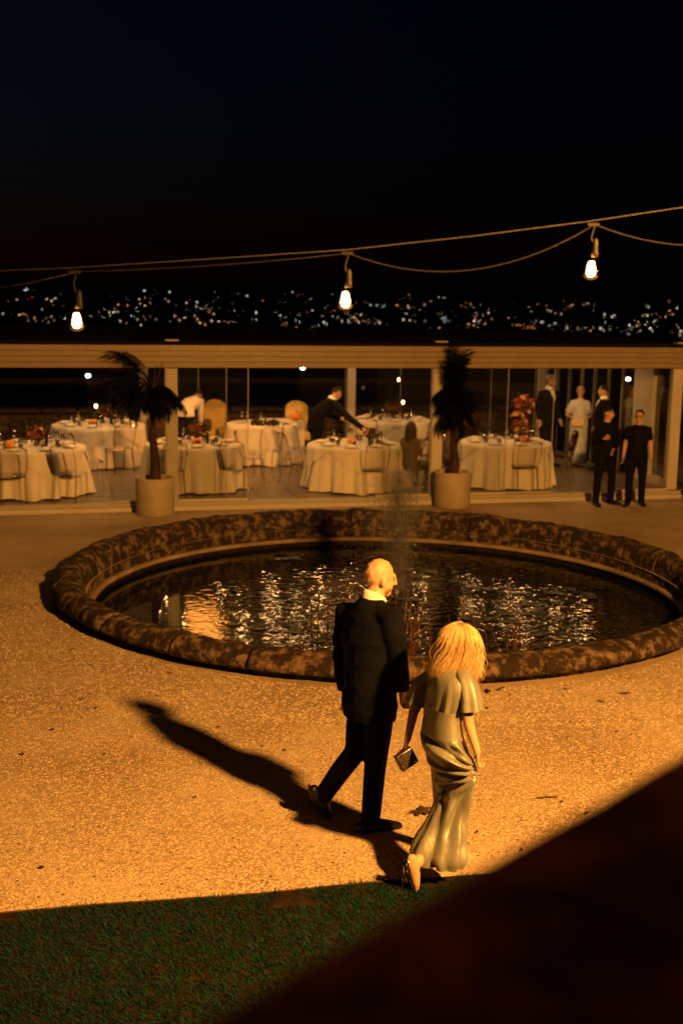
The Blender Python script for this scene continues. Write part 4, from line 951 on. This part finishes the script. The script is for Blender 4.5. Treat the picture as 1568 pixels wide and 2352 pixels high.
def hair_cap(J, k, cover=.25, thick=.012, back=.3, vox=.009):
    """short hair: shell of the upper and back skull"""
    R3 = frame3(J['face']); t = bmesh.new(); bmesh.ops.create_icosphere(t, subdivisions=4, radius=1)
    kk = .95 * k * J.get('hk', 1); bm = bmesh.new(); c = V(J['head'])
    kill = [v for v in t.verts if (v.co.z < cover and v.co.y > -.25) or (v.co.z < -.45) or (v.co.y > .72 and v.co.z < .62)]
    bmesh.ops.delete(t, geom=kill, context='VERTS')
    for v in t.verts:
        nn = noise.noise(v.co * 6) * .006; v.co = V((v.co.x * (.074 + thick), -.012 + v.co.y * (.093 + thick), .022 + v.co.z * (.092 + thick))) * kk + v.co * nn
    merge(bm, t, Matrix.Translation(c) @ R3.to_4x4()); bmesh.ops.solidify(bm, geom=list(bm.faces), thickness=.012); return bm
def face_bits(J, k):
    R3 = frame3(J['face']); bm = bmesh.new(); c = V(J['head']); kk = .95 * k * J.get('hk', 1)
    for s in (-1, 1): ellip(bm, c + R3 @ (V((s * .030, .083, -.004)) * kk), (.011 * kk, .006 * kk, .0055 * kk), R3, 1)
    for s in (-1, 1): ellip(bm, c + R3 @ (V((s * .031, .089, .016)) * kk), (.019 * kk, .006 * kk, .004 * kk), R3, 1)
    return bm
def standing(loc, az, hgt=1.75, lean=0, headaz=None, armL=None, armR=None, headpitch=0, stance=.1, step=0, sw=.162):
    """joints of a standing figure; az: direction faced (degrees, 0 = away from camera, 90 = right)"""
    k = hgt / 1.75; a = rad(az); f = V((math.sin(a), math.cos(a), 0)); r = V((math.cos(a), -math.sin(a), 0)); u = V((0, 0, 1)); o = V(loc)
    def L(x, y, z): return o + (r * x + f * y + u * z) * k
    J = dict(right=r, front=f, pelvis=L(0, 0, .96), waist=L(0, 0, 1.09), chest=L(0, .005, 1.29), neck=L(0, -.005, 1.475), head=L(0, .02, 1.625))
    for sd, s in (('L', -1), ('R', 1)):
        J['hip' + sd] = L(s * .09, 0, .91); J['kn' + sd] = L(s * (stance * .95), .015 + s * step * .5, .49); J['an' + sd] = L(s * stance, s * step, .085)
        J['toe' + sd] = (f + r * s * .35).normalized(); J['sh' + sd] = L(s * sw, -.005, 1.405)
        arm = armL if sd == 'L' else armR
        if arm: J['el' + sd] = L(*arm[0]); J['wr' + sd] = L(*arm[1])
        else: J['el' + sd] = L(s * (sw + .055), -.03, 1.13); J['wr' + sd] = L(s * .245, .05, .885)
    ha = rad(az if headaz is None else headaz); J['face'] = (V((math.sin(ha), math.cos(ha), 0)) + V((0, 0, headpitch))).normalized()
    if lean:
        ax = r; c = J['pelvis']
        for q in ('waist', 'chest', 'neck', 'head', 'shL', 'shR', 'elL', 'elR'):
            J[q] = rot_about(J[q], c, ax, -rad(lean * (.4 if q == 'waist' else 1)))
    return J, k
def dressed(label, J, k, top, bottom, hair=None, hcover=.25, collar=None, skin='skin2', shirt=False, sleeves=1.0, hem=.26, loose=1.0, vox=.014, name='person', curl=(.5, .5), female=False):
    p = thing(name, label, 'person', (J['pelvis'].x, J['pelvis'].y, min(J['anL'].z, J['anR'].z) - .085 * k))
    inv = Matrix.Translation(-V(p.location))
    def add(nm, me, m_):
        if isinstance(me, bmesh.types.BMesh):
            bmesh.ops.recalc_face_normals(me, faces=me.faces); mm_ = bpy.data.meshes.new(nm); me.to_mesh(mm_); me.free(); me = smooth(mm_)
        me.transform(inv); o = obj(nm, me, M[m_] if isinstance(m_, str) else m_, p); return o
    add('body', body_mesh(J, k, min(vox, .011), female, curl), skin)
    if top: add('jacket' if sleeves == 1 else 'shirt', jacket_mesh(J, k, vox, hem, loose, sleeves), top)
    if bottom: add('trousers', trouser_mesh(J, k, vox), bottom); [add('shoe', shoe_mesh(J, sd, k, .012), 'shoe') for sd in 'LR']
    if collar: add('collar', collar_mesh(J, k), collar)
    if shirt: add('shirt_front', shirt_front(J, k), 'shirt'); bm = bmesh.new(); f = V(J['front']); cc = J['neck'] + f * .085 * k - V((0, 0, .01)); R3 = frame3(f); ellip(bm, cc + J['right'] * .022, (.022, .008, .012), R3, 1); ellip(bm, cc - J['right'] * .022, (.022, .008, .012), R3, 1); add('bow_tie', bm, 'black')
    if hair: add('hair', hair_cap(J, k, hcover, .024 if hair == 'silver_hair' else .013), hair)
    add('eyes', face_bits(J, k), 'lens')
    return p, add
fz = FZ + .006
# bending waiter setting a bouquet
J, k = standing(pv(5.62, 2.62, fz), 62, 1.80, lean=38, headpitch=-.75, stance=.1, step=-.16)
J['elR'] = at(840, 962, pv(6.2, 2.0).y); J['wrR'] = at(822 + 18, 988, pv(6.3, 1.75).y)
J['elR'] = J['shR'].lerp(at(842, 990, 21.9), .52) + V((0, 0, -.03)); J['wrR'] = at(836, 986, 21.9); J['elL'] = J['shL'] + V((.10, -.05, -.25)); J['wrL'] = J['elL'] + V((.20, .02, -.06))
dressed('young man in a black suit bending over the front table to set down flowers', J, k, 'black', 'black', 'brown_hair', .2, 'shirt', hem=.22)
centrepiece(J['wrR'] + V((.10, -.02, -.12)), 'dark bouquet held by the man bending over the front table', .12, .05, 16, False)
bm = bmesh.new(); bevbox(bm, (-.06, -.008, -.035), (.07, .008, .035), .006, Matrix.Translation(J['wrL'] + V((.10, 0, .0))) @ Matrix.Rotation(-.5, 4, 'Y')); tag(obj('notepad', bm, M['bin']), 'small dark pad in the bending man\'s other hand', 'notepad')
# man in tuxedo, lady in pale blue, second tuxedo
J, k = standing(pv(10.45, 3.15, fz), 150, 1.84, headaz=118, headpitch=-.15)
dressed('grey-haired man in a black dinner jacket with white bow tie shirt', J, k, 'black', 'black', 'grey_hair', .2, 'shirt', shirt=True)
J, k = standing(pv(11.12, 3.15, fz), 196, 1.60, headpitch=-.25, sw=.142, stance=.07, armL=((-.28, .02, 1.12), (-.06, .20, 1.02)), armR=((.28, .02, 1.12), (.06, .20, 1.02)))
p, add = dressed('elderly woman in a pale blue dress holding a cream clutch', J, k, 'blue_dress', None, 'silver_hair', .05, None, skin='skin2', sleeves=.85, hem=.1, loose=.98, female=True)
bm = bmesh.new(); tube(bm, [J['pelvis'] + V((0, 0, .10)), J['pelvis'], J['pelvis'] - V((0, 0, .25)), J['pelvis'] - V((0, 0, .55)), J['pelvis'] - V((0, 0, .82))], [(.155, .13), (.19, .165), (.195, .175), (.185, .17), (.19, .175)], 24, side=J['right']); add('skirt', bm, 'blue_dress')
bm = bmesh.new(); bevbox(bm, (-.125, -.03, -.075), (.125, .03, .055), .02, Matrix.Translation(J['wrL'].lerp(J['wrR'], .5) + V(J['front']) * .06 + V((0, 0, -.03))) @ Matrix.Rotation(-rad(196), 4, 'Z'), 2); tag(obj('clutch_bag', bm, M['bag']), 'cream clutch held by the woman in pale blue', 'bag')
J, k = standing(pv(11.25, 2.35, fz), 262, 1.70, headaz=268)
dressed('man in a dinner jacket in profile, behind the two in black', J, k, 'black', 'black', 'dark_hair', .0, 'shirt', shirt=True)
# two staff in black outside
J, k = standing(gr(1383, 1160), 150, 1.70, headaz=115, headpitch=-.1, stance=.17, armL=((-.26, .05, 1.14), (.02, .20, 1.00)), armR=((.29, .0, 1.15), (.25, .24, 1.22)))
dressed('staff member in black with one hand raised, outside the right bay', J, k, 'black', 'black', 'dark_hair', .1, None, skin='skin2', sleeves=1.0, hem=.2)
J, k = standing(gr(1455, 1162), 190, 1.66, headaz=205, stance=.12, step=.06)
p, add = dressed('staff member in glasses and black polo shirt, outside the right bay', J, k, 'black', 'black', 'brown_hair', .3, None, skin='skin2', sleeves=.75, hem=.16)
R3 = frame3(J['face']); bm = bmesh.new()
for s in (-1, 1):
    rr_ = [J['head'] + R3 @ V((s * .034 + .026 * math.cos(a), .092, -.002 + .017 * math.sin(a))) for a in np.linspace(0, 6.28, 13)]
    tube(bm, rr_, [.0035] * 13, 5); tube(bm, [J['head'] + R3 @ V((s * .06, .088, .004)), J['head'] + R3 @ V((s * .076, .0, .002))], [.003, .003], 5)
add('spectacles', bm, 'lens')['kind'] = 'stuff'
# seated woman seen from behind
J, k = standing(pv(6.98, .80, fz), 35, 1.66, headpitch=-.1, sw=.142)
dz_ = V((0, 0, -.46)); f = J['front']
for q in ('pelvis', 'waist', 'chest', 'neck', 'head', 'shL', 'shR', 'elL', 'elR', 'wrL', 'wrR', 'hipL', 'hipR'): J[q] = J[q] + dz_ - f * .10
for sd, s in (('L', -1), ('R', 1)):
    J['kn' + sd] = J['hip' + sd] + f * .42 + J['right'] * s * .03; J['an' + sd] = V((J['kn' + sd].x, J['kn' + sd].y, fz + .09)) - f * .04; J['el' + sd] = J['sh' + sd] + V((0, 0, -.26)) + f * .04 + J['right'] * s * .05; J['wr' + sd] = J['el' + sd] + f * .22 + V((0, 0, -.02))
p, add = dressed('woman with long dark hair seated with her back to us', J, k, 'olive_dress', 'olive_dress', None, female=True, hem=.12, loose=.9, sleeves=.9)
def long_hair(head, face, n_, length, m_r, spread, drift, seed, root_k=1.0, wav=.012, flare=1.0, clumps=0):
    random.seed(seed); R3 = frame3(face); bm = bmesh.new(); c = V(head)
    t = bmesh.new(); bmesh.ops.create_icosphere(t, subdivisions=3, radius=1)
    kill = [v for v in t.verts if v.co.y > .55 and v.co.z < .45 or v.co.z < -.6]; bmesh.ops.delete(t, geom=kill, context='VERTS')
    for v in t.verts: v.co = V((v.co.x * .084, -.012 + v.co.y * .102, .022 + v.co.z * .102)) * root_k
    merge(bm, t, Matrix.Translation(c) @ R3.to_4x4())
    for i in range(n_):
        th = random.uniform(-2.5, 2.5); el_ = random.uniform(-.25, 1.35)   # th = 0 at the back of the head
        d = V((math.sin(th) * math.cos(el_), -math.cos(th) * math.cos(el_), math.sin(el_)))
        if d.y > .45 and el_ < .8: continue
        p = c + R3 @ (V((d.x * .086, -.012 + d.y * .104, .022 + d.z * .104)) * root_k); out_ = (R3 @ d); pts = [p]; q = p.copy(); ln = length * random.uniform(.75, 1.1) * (1 + .35 * max(0, d.z)); ph = random.random() * 6.28; m_ = 12
        if clumps: ph = (int((th + 2.5) * clumps / 5) * 2.4 + int(el_ * 4) * 1.1) % 6.28 + random.gauss(0, .35)
        hv = V((out_.x, out_.y, 0)); hv = hv.normalized() if hv.length > .1 else V((0, -1, 0)); lx = random.gauss(0, spread)
        for j in range(1, m_ + 1):
            u = j / m_; fall = min(1, u * 2.6 + (.5 if d.z < .4 else 0) * 1.0 - max(0, d.z) * .3); fall = max(.0, fall)
            stp = (hv * (1 - fall) * .9 * flare + V((0, 0, -1)) * (.25 + fall) + V(drift) * u + hv * .10 * flare).normalized() * ln / m_
            q = q + stp; wv = V((math.sin(ph + u * 9), math.cos(ph * 1.3 + u * 8), 0)) * wav * u * 1.6 + V((lx, lx * .3, 0)) * u * .5
            pts.append(q + wv)
        r0 = m_r * random.uniform(.7, 1.3); tube(bm, pts, [r0 * (1.0 if j < m_ * .6 else (1.05 - (j / m_ - .6) * 2.3)) for j in range(m_ + 1)], 5)
    return bm
o = add('hair', long_hair(J['head'], J['face'], 500, .50, .0045, .008, (0, 0, 0), 5, .95, .005, .1), 'dark_hair'); o['kind'] = 'stuff'
# person in a white jacket bending, half behind the left palm
J, k = standing(pv(3.45, 5.0, fz), 20, 1.72, lean=62, headpitch=-.9)
for sd in 'LR': J['el' + sd] = J['sh' + sd] + V((-.02, .05, -.26)); J['wr' + sd] = J['el' + sd] + V((0, .08, -.2))
dressed('person in a white jacket bending forward behind the left palm', J, k, 'shirt', 'black', 'dark_hair', .1, None, hem=.16)
# blonde woman half behind the right palm
J, k = standing(pv(8.55, 3.3, fz), 215, 1.66, sw=.142)
p, add = dressed('woman with bare arms and light hair half behind the right palm', J, k, 'olive_dress', None, None, female=True, sleeves=.25, hem=.1, loose=.9, skin='skin')
bm = bmesh.new(); tube(bm, [J['pelvis'] + V((0, 0, .08)), J['pelvis'], J['pelvis'] - V((0, 0, .3)), J['pelvis'] - V((0, 0, .85))], [(.15, .12), (.18, .14), (.18, .14), (.22, .2)], 20, side=J['right']); add('skirt', bm, 'olive_dress')
o = add('hair', long_hair(J['head'], J['face'], 110, .30, .011, .02, (0, 0, 0), 8), 'blonde'); o['kind'] = 'stuff'

# ------------------------------------------------------------------ the couple in front
def zm(X, Y, y): return at(643 + X * .3515, 1267.6 + Y * .3515, y)
YM = 7.87; a = rad(54); f = V((math.sin(a), math.cos(a), 0)); r = V((math.cos(a), -math.sin(a), 0))
J = dict(right=r, front=f, pelvis=zm(600, 950, YM), waist=zm(585, 800, YM), chest=zm(583, 560, YM), neck=zm(612, 296, YM + .01), head=zm(652, 165, YM + .04),
         shL=zm(440, 385, YM + .16), elL=zm(408, 690, YM + .17), wrL=zm(425, 915, YM + .14), shR=zm(722, 412, YM - .15), elR=zm(765, 700, YM - .13), wrR=zm(800, 905, YM - .04),
         hipL=zm(550, 1000, YM + .06), knL=zm(492, 1305, YM + .02), anL=zm(276, 1586, YM + .22), toeL=V((.42, .25, -.75)).normalized(),
         hipR=zm(645, 1000, YM - .05), knR=zm(622, 1385, YM + .0), anR=zm(590, 1757, YM + .01), toeR=V((.93, .34, -.02)).normalized())
ha = rad(66); J['face'] = V((math.sin(ha), math.cos(ha), -.14)).normalized(); J['hk'] = 1.13
def couple_jacket(J):
    bm = bmesh.new(); r = J['right']; up = V((0, 0, 1))
    tube(bm, [zm(585, 1075, YM), zm(588, 1000, YM), zm(583, 880, YM), zm(578, 730, YM), zm(578, 560, YM), zm(590, 430, YM), zm(605, 345, YM), zm(613, 300, YM)],
         [(.20, .165), (.21, .175), (.20, .165), (.185, .15), (.21, .165), (.205, .14), (.125, .105), (.070, .070)], 24, side=r)
    for sd in 'LR':
        sh = J['sh' + sd]; e_ = J['el' + sd]; w_ = e_.lerp(J['wr' + sd], .95)
        tube(bm, [sh.lerp(zm(595, 420, YM), .4), sh, sh.lerp(e_, .45), e_, e_.lerp(w_, .5), w_], [.075, .086, .082, .070, .064, .054], 14)
    me = remesh(bm, 'jacket', .009, 11, .5)
    # creases: cloth pulled in at the waist and under the arms
    for v in me.vertices:
        p = v.co; nz = noise.noise(V((p.x * 4, p.y * 4, p.z * 11))) * .010 + noise.noise(V((p.x * 13, p.y * 13, p.z * 20))) * .004
        v.co += v.normal * nz
    return me
p = thing('person', 'bald man in a dark suit walking past the pond', 'person', V((J['anR'].x, J['anR'].y, 0)))
inv = Matrix.Translation(-V(p.location))
def padd(nm, me, m_, par=None, sm=True):
    if isinstance(me, bmesh.types.BMesh):
        bmesh.ops.recalc_face_normals(me, faces=me.faces); q = bpy.data.meshes.new(nm); me.to_mesh(q); me.free(); me = smooth(q) if sm else q
    me.transform(inv); return obj(nm, me, M[m_], par or p)
kb = 1.03
padd('body', body_mesh(J, kb, .0075, False, (.7, .7)), 'skin')
padd('jacket', couple_jacket(J), 'navy')
padd('trousers', trouser_mesh(J, 1.03, .010, 3, 1.02), 'navy')
for sd in 'LR': padd('shoe', shoe_mesh(J, sd, 1.06, .008), 'shoe')
bm = bmesh.new(); tube(bm, [J['anL'] + J['toeL'] * .20 - V((.05, 0, .01)), J['anL'] - J['toeL'] * .06 - V((.066, .0, -.02))], [(.036, .008), (.030, .008)], 10, side=V((0, 1, .2))); padd('shoe_sole', bm, 'reed')
bm = bmesh.new(); ft_ = J['front']; nk = J['neck']; ctr = [nk + V((0, 0, z_)) + ft_ * d_ for z_, d_ in ((-.018, .0), (.008, .004), (.030, .012), (.033, .012), (.0, .004))]
rg = tube(bm, ctr, [.086, .082, .074, .066, .064], 28, cap=False)
for ring in rg:
    for v in ring: v.co.z -= .045 * ((v.co - nk).dot(ft_) / .08) * .8 if (v.co - nk).dot(ft_) > 0 else .012 * ((v.co - nk).dot(ft_) / .08)
padd('collar', bm, 'shirt')
bm = bmesh.new(); rg = tube(bm, [nk + V((0, 0, -.05)), nk + V((0, 0, -.022)), nk + V((0, 0, .004)), nk + V((0, 0, .000)), nk + V((0, 0, -.03))], [.112, .100, .092, .086, .088], 28, cap=False)
for ring in rg:
    for v in ring: v.co.z -= .060 * max(0, (v.co - nk).dot(ft_) / .09)
padd('jacket_collar', bm, 'navy')
padd('eyes', face_bits(J, kb), 'lens')
R3 = frame3(J['face'])
# stubble beard, a thin shell over jaw and chin
M['beard'] = noisy(mat('stubble', (.30, .16, .09), .8, .2), (.22, .11, .06), (.36, .20, .12), 60)
t = bmesh.new(); bmesh.ops.create_icosphere(t, subdivisions=3, radius=1)
bmesh.ops.delete(t, geom=[v for v in t.verts if v.co.z > -.05 or v.co.y < .0], context='VERTS')
for v in t.verts: v.co = V((v.co.x * .0615, .028 + v.co.y * .0665, -.035 + v.co.z * .0765)) * .95 * kb * 1.13
bm = bmesh.new(); merge(bm, t, Matrix.Translation(J['head']) @ R3.to_4x4()); padd('beard', bm, 'beard')

# --- the woman
YW = 7.30; a = rad(70); f = V((math.sin(a), math.cos(a), 0)); r = V((math.cos(a), -math.sin(a), 0))
J = dict(right=r, front=f, pelvis=zm(1082, 1200, YW), waist=zm(1062, 1040, YW), chest=zm(1085, 880, YW), neck=zm(1128, 735, YW + .02), head=zm(1168, 590, YW + .05),
         shL=zm(980, 832, YW + .13), elL=zm(872, 1045, YW + .13), wrL=zm(832, 1225, YW + .08), shR=zm(1198, 846, YW - .12), elR=zm(1232, 1130, YW - .17), wrR=zm(1288, 1310, YW - .20),
         hipL=zm(1052, 1260, YW + .07), knL=zm(1050, 1640, YW + .07), anL=zm(892, 2045, 7.05), toeL=V((.20, .12, -.93)).normalized(),
         hipR=zm(1128, 1265, YW - .04), knR=zm(1120, 1620, YW + .10), anR=zm(1178, 1950, 7.50), toeR=V((.80, .45, -.38)).normalized(), handR=V((.05, .1, -1)), palmR=V((-1, 0, 0)), handL=V((-.25, 0, -1)), palmL=V((1, 0, 0)))
ha = rad(52); J['face'] = V((math.sin(ha), math.cos(ha), -.22)).normalized()
p = thing('person', 'blonde woman in a long champagne satin dress walking beside the bald man', 'person', V((J['anR'].x, J['anR'].y, 0)))
inv = Matrix.Translation(-V(p.location))
kw = .93
padd('body', body_mesh(J, kw, .0075, True, (.9, 1.1)), 'skin')
# long skirt of the dress, drawn towards the hand that lifts it
rows = [(1000, 958, 1178), (1040, 952, 1176), (1100, 938, 1178), (1160, 928, 1186), (1220, 922, 1205), (1280, 926, 1235), (1340, 946, 1268), (1400, 975, 1282), (1460, 1000, 1268), (1530, 1016, 1246), (1600, 1018, 1232), (1670, 1006, 1222), (1740, 974, 1214), (1810, 930, 1210), (1880, 882, 1212), (1940, 852, 1216), (1985, 842, 1214), (2020, 868, 1204), (2045, 905, 1180)]
HX, HY = 1287, 1352; bm = bmesh.new(); NS = 176; rings = []
ra = np.array(rows, float); yy_ = np.linspace(1000, 2045, 90); k3 = np.ones(5) / 5
def sm_row(c): q = np.interp(yy_, ra[:, 0], c); q2 = np.convolve(np.pad(q, 2, 'edge'), k3, 'valid'); return q2
rows = list(zip(yy_, sm_row(ra[:, 1]), sm_row(ra[:, 2])))
for (Y, xl, xr) in rows:
    u = (Y - 1000) / 1045; yc = YW - .02 - .26 * max(0, u - .35); ar = rad(72 - 54 * min(1, max(0, (u - .25) / .6))); f = V((math.sin(ar), math.cos(ar), 0)); r = V((math.cos(ar), -math.sin(ar), 0)); c = zm((xl + xr) / 2, Y, yc); hw = (zm(xr, Y, yc) - zm(xl, Y, yc)).length / 2; rho = .56; ea = hw / math.sqrt(r.x ** 2 + (r.y * rho) ** 2); eb = ea * rho
    ring = []
    for q in range(NS):
        an_ = 2 * math.pi * q / NS; ev = r * (ea * math.cos(an_)) + f * (eb * math.sin(an_)); px = (xl + xr) / 2 + (xr - xl) / 2 * (ev.x / hw); ph = math.atan2(Y - HY, px - HX); ro = math.hypot(Y - HY, px - HX)
        front = max(0, -math.sin(an_)); amp = 0
        if Y > 1180:
            g_ = min(1, ro / 90) * math.exp(-max(0, ro - 260) / 420)
            amp = .023 * g_ * (math.sin(ph * 15 + .8 * math.sin(ro * .02)) + .5 * math.sin(ph * 27 + 1.3))
            amp += .030 * max(0, u - .45) * (math.sin(an_ * 9 + 2.0 * u) + .6 * math.sin(an_ * 5 + 1))
        edge_ = min(1, abs(ev.x / hw)) ** 6
        d = ev.normalized()
        ring.append(bm.verts.new(c + ev + d * amp * (1 - .75 * edge_)))
    rings.append(ring)
for A, B in zip(rings, rings[1:]):
    for q in range(NS): bm.faces.new((A[q], B[q], B[(q + 1) % NS], A[(q + 1) % NS]))
padd('skirt', bm, 'satin')
a = rad(70); f = V((math.sin(a), math.cos(a), 0)); r = V((math.cos(a), -math.sin(a), 0))
# loose cape-like bodice with flutter sleeves
rows = [(722, 1088, 1170, .85), (745, 1045, 1205, .72), (775, 1000, 1232, .72), (820, 968, 1245, .76), (880, 955, 1238, .84), (950, 948, 1226, .90), (1010, 940, 1208, .94), (1050, 936, 1194, .96), (1066, 942, 1184, .94)]
bm = bmesh.new(); rings = []
for (Y, xl, xr, br) in rows:
    c = zm((xl + xr) / 2, Y, YW); hw = (zm(xr, Y, YW) - zm(xl, Y, YW)).length / 2; ring = []
    for q in range(80):
        an_ = 2 * math.pi * q / 80; u = max(0, (Y - 800) / 260); amp = .010 * u * (math.sin(an_ * 10 + 1.5) + .6 * math.sin(an_ * 17)) - .03 * math.exp(-((math.cos(an_) - .15) / .12) ** 2) * (math.sin(an_) < 0) * min(1, u * 1.6) * .4
        ea = hw / math.sqrt(r.x ** 2 + (r.y * .62) ** 2) * .97; ring.append(bm.verts.new(c + r * (math.cos(an_) * (ea + amp)) + f * (math.sin(an_) * (ea * .62 + amp))))
    rings.append(ring)
for A, B in zip(rings, rings[1:]):
    for q in range(80): bm.faces.new((A[q], B[q], B[(q + 1) % 80], A[(q + 1) % 80]))
bm.faces.new(rings[0]); padd('bodice', bm, 'satin')
for sd, pts, rs in (('L', [(1030, 800, YW + .05), (985, 820, YW + .12), (940, 870, YW + .13), (905, 935, YW + .13), (888, 985, YW + .13)], [(.045, .045), (.060, .060), (.066, .066), (.068, .068), (.070, .070)]),
                    ('R', [(1150, 795, YW - .04), (1196, 822, YW - .11), (1226, 890, YW - .13), (1238, 965, YW - .15), (1242, 1035, YW - .16)], [(.045, .045), (.062, .062), (.066, .066), (.070, .070), (.076, .076)])):
    bm = bmesh.new(); rg = tube(bm, [zm(*q) for q in pts], rs, 40, side=V((1, 0, 0)), cap=False)
    for j, ring in enumerate(rg):
        cc = sum((v.co for v in ring), V()) / 40
        for q, v in enumerate(ring): v.co += (v.co - cc) * (.10 * j / 4 * math.sin(q / 40 * 6.283 * 6 + 1))
    bm.faces.new(rg[0]); padd('sleeve', bm, 'satin')
o = padd('hair', long_hair(J['head'], J['face'], 4600, .255, .0014, .034, (-.17, -.02, 0), 12, 1.0, .024, .5, 46), 'blonde'); o['kind'] = 'stuff'
for sd, st0, st1 in (('L', zm(852, 2018, 7.05), zm(800, 2178, 7.02)), ('R', J['anR'] + V((-.06, -.03, -.02)), V((J['anR'].x - .08, J['anR'].y - .05, .004)))):
    ank = J['an' + sd]; td = J['toe' + sd]; bm = bmesh.new(); rt = td.cross(V((0, 0, 1))).normalized(); sn = rt.cross(td)
    b0 = ank - sn * .07 * kw
    tube(bm, [b0 - td * .07, b0 + td * .05, b0 + td * .13, b0 + td * .21], [(.028, .006), (.026, .006), (.040, .006), (.026, .005)], 10, side=rt); sh_ = padd('shoe', bm, 'silver')
    bm = bmesh.new(); tube(bm, [b0 - td * .055, (b0 - td * .055).lerp(st1, .5), st1], [.017, .008, .006], 8); padd('heel', bm, 'silver', sh_)
    bm = bmesh.new(); tube(bm, [b0 + td * .15 + rt * .045, b0 + td * .15 + sn * .055, b0 + td * .15 - rt * .045], [(.012, .003)] * 3, 8, side=td); padd('strap', bm, 'silver', sh_)
# clutch in her left hand
cc = zm(822, 1352, YW + .0); Rm = Matrix.Translation(cc) @ Matrix.Rotation(rad(-28), 4, 'Y') @ Matrix.Rotation(rad(24), 4, 'Z')
t = thing('evening_clutch', 'small glittering evening clutch in the blonde woman\'s hand', 'bag', cc)
bm = bmesh.new(); bevbox(bm, (-.062, -.022, -.055), (.062, .022, .055), .012, Matrix.Translation(-cc) @ Rm, 2); smooth(obj('pouch', bm, M['bead'], t))
bm = bmesh.new(); random.seed(4)
for i in range(90): ellip(bm, (Matrix.Translation(-cc) @ Rm) @ V((random.uniform(-.055, .055), -.0235, random.uniform(-.048, .048))), (.0036,) * 3, None, 1)
obj('beads', bm, M['silver'], t)['kind'] = 'stuff'

# ------------------------------------------------------------------ litter on the gravel
def leaf(X, Y, size, label, lobes=1, rz=0):
    c = gr(X, Y, .014); bm = bmesh.new(); n_ = 40; ring = []
    ct = bm.verts.new((0, 0, .012))
    for q in range(n_):
        th = 2 * math.pi * q / n_; rr_ = size * (.52 + .48 * abs(math.cos(th * 2.5)) ** 1.5) if lobes > 1 else size * (.35 + .65 * abs(math.cos(th)) ** 1.3)
        ring.append(bm.verts.new((rr_ * math.cos(th), rr_ * math.sin(th) * (.8 if lobes > 1 else .5), .004 + .35 * size * noise.noise(V((math.cos(th) * 1.6, math.sin(th) * 1.6, X))) ** 2 + .12 * size * (math.cos(th) > .3))))
    for q in range(n_): bm.faces.new((ct, ring[q], ring[(q + 1) % n_]))
    t = thing('fallen_leaf', label, 'leaf', c, rz); obj('blade', bm, M['leafd'], t)
    bm = bmesh.new(); tube(bm, [(-size * .2, 0, .004), (-size * 1.25, .01, .006)], [.003, .002], 5); obj('stalk', bm, M['leafd'], t)
leaf(968, 1864, .085, 'large dark lobed leaf on the gravel between the couple', 5, .5)
for X, Y, s_, lab in ((1120, 1588, .06, 'dry leaf at the pond rim right of the woman'), (1150, 1582, .05, 'curled leaf at the pond rim, right of another leaf'), (1301, 1583, .035, 'small dark leaf on the gravel nearest the right pond rim'), (1381, 1612, .045, 'middle of three small leaves on the gravel at right'), (1436, 1593, .05, 'rightmost small leaf on the gravel at right'), (168, 1492, .04, 'small dark leaf on the gravel left of the pond'), (390, 1546, .03, 'tiny leaf at the foot of the left pond rim')):
    leaf(X, Y, s_, lab, 1, X * .7)
a_, b_ = gr(1228, 1833, .012), gr(1281, 1830, .012); bm = bmesh.new(); tube(bm, [a_, a_.lerp(b_, .5) + V((0, .004, .004)), b_], [.004, .005, .003], 6)
tag(obj('twig', bm, M['leafd']), 'short straight twig lying on the gravel right of the woman', 'twig')
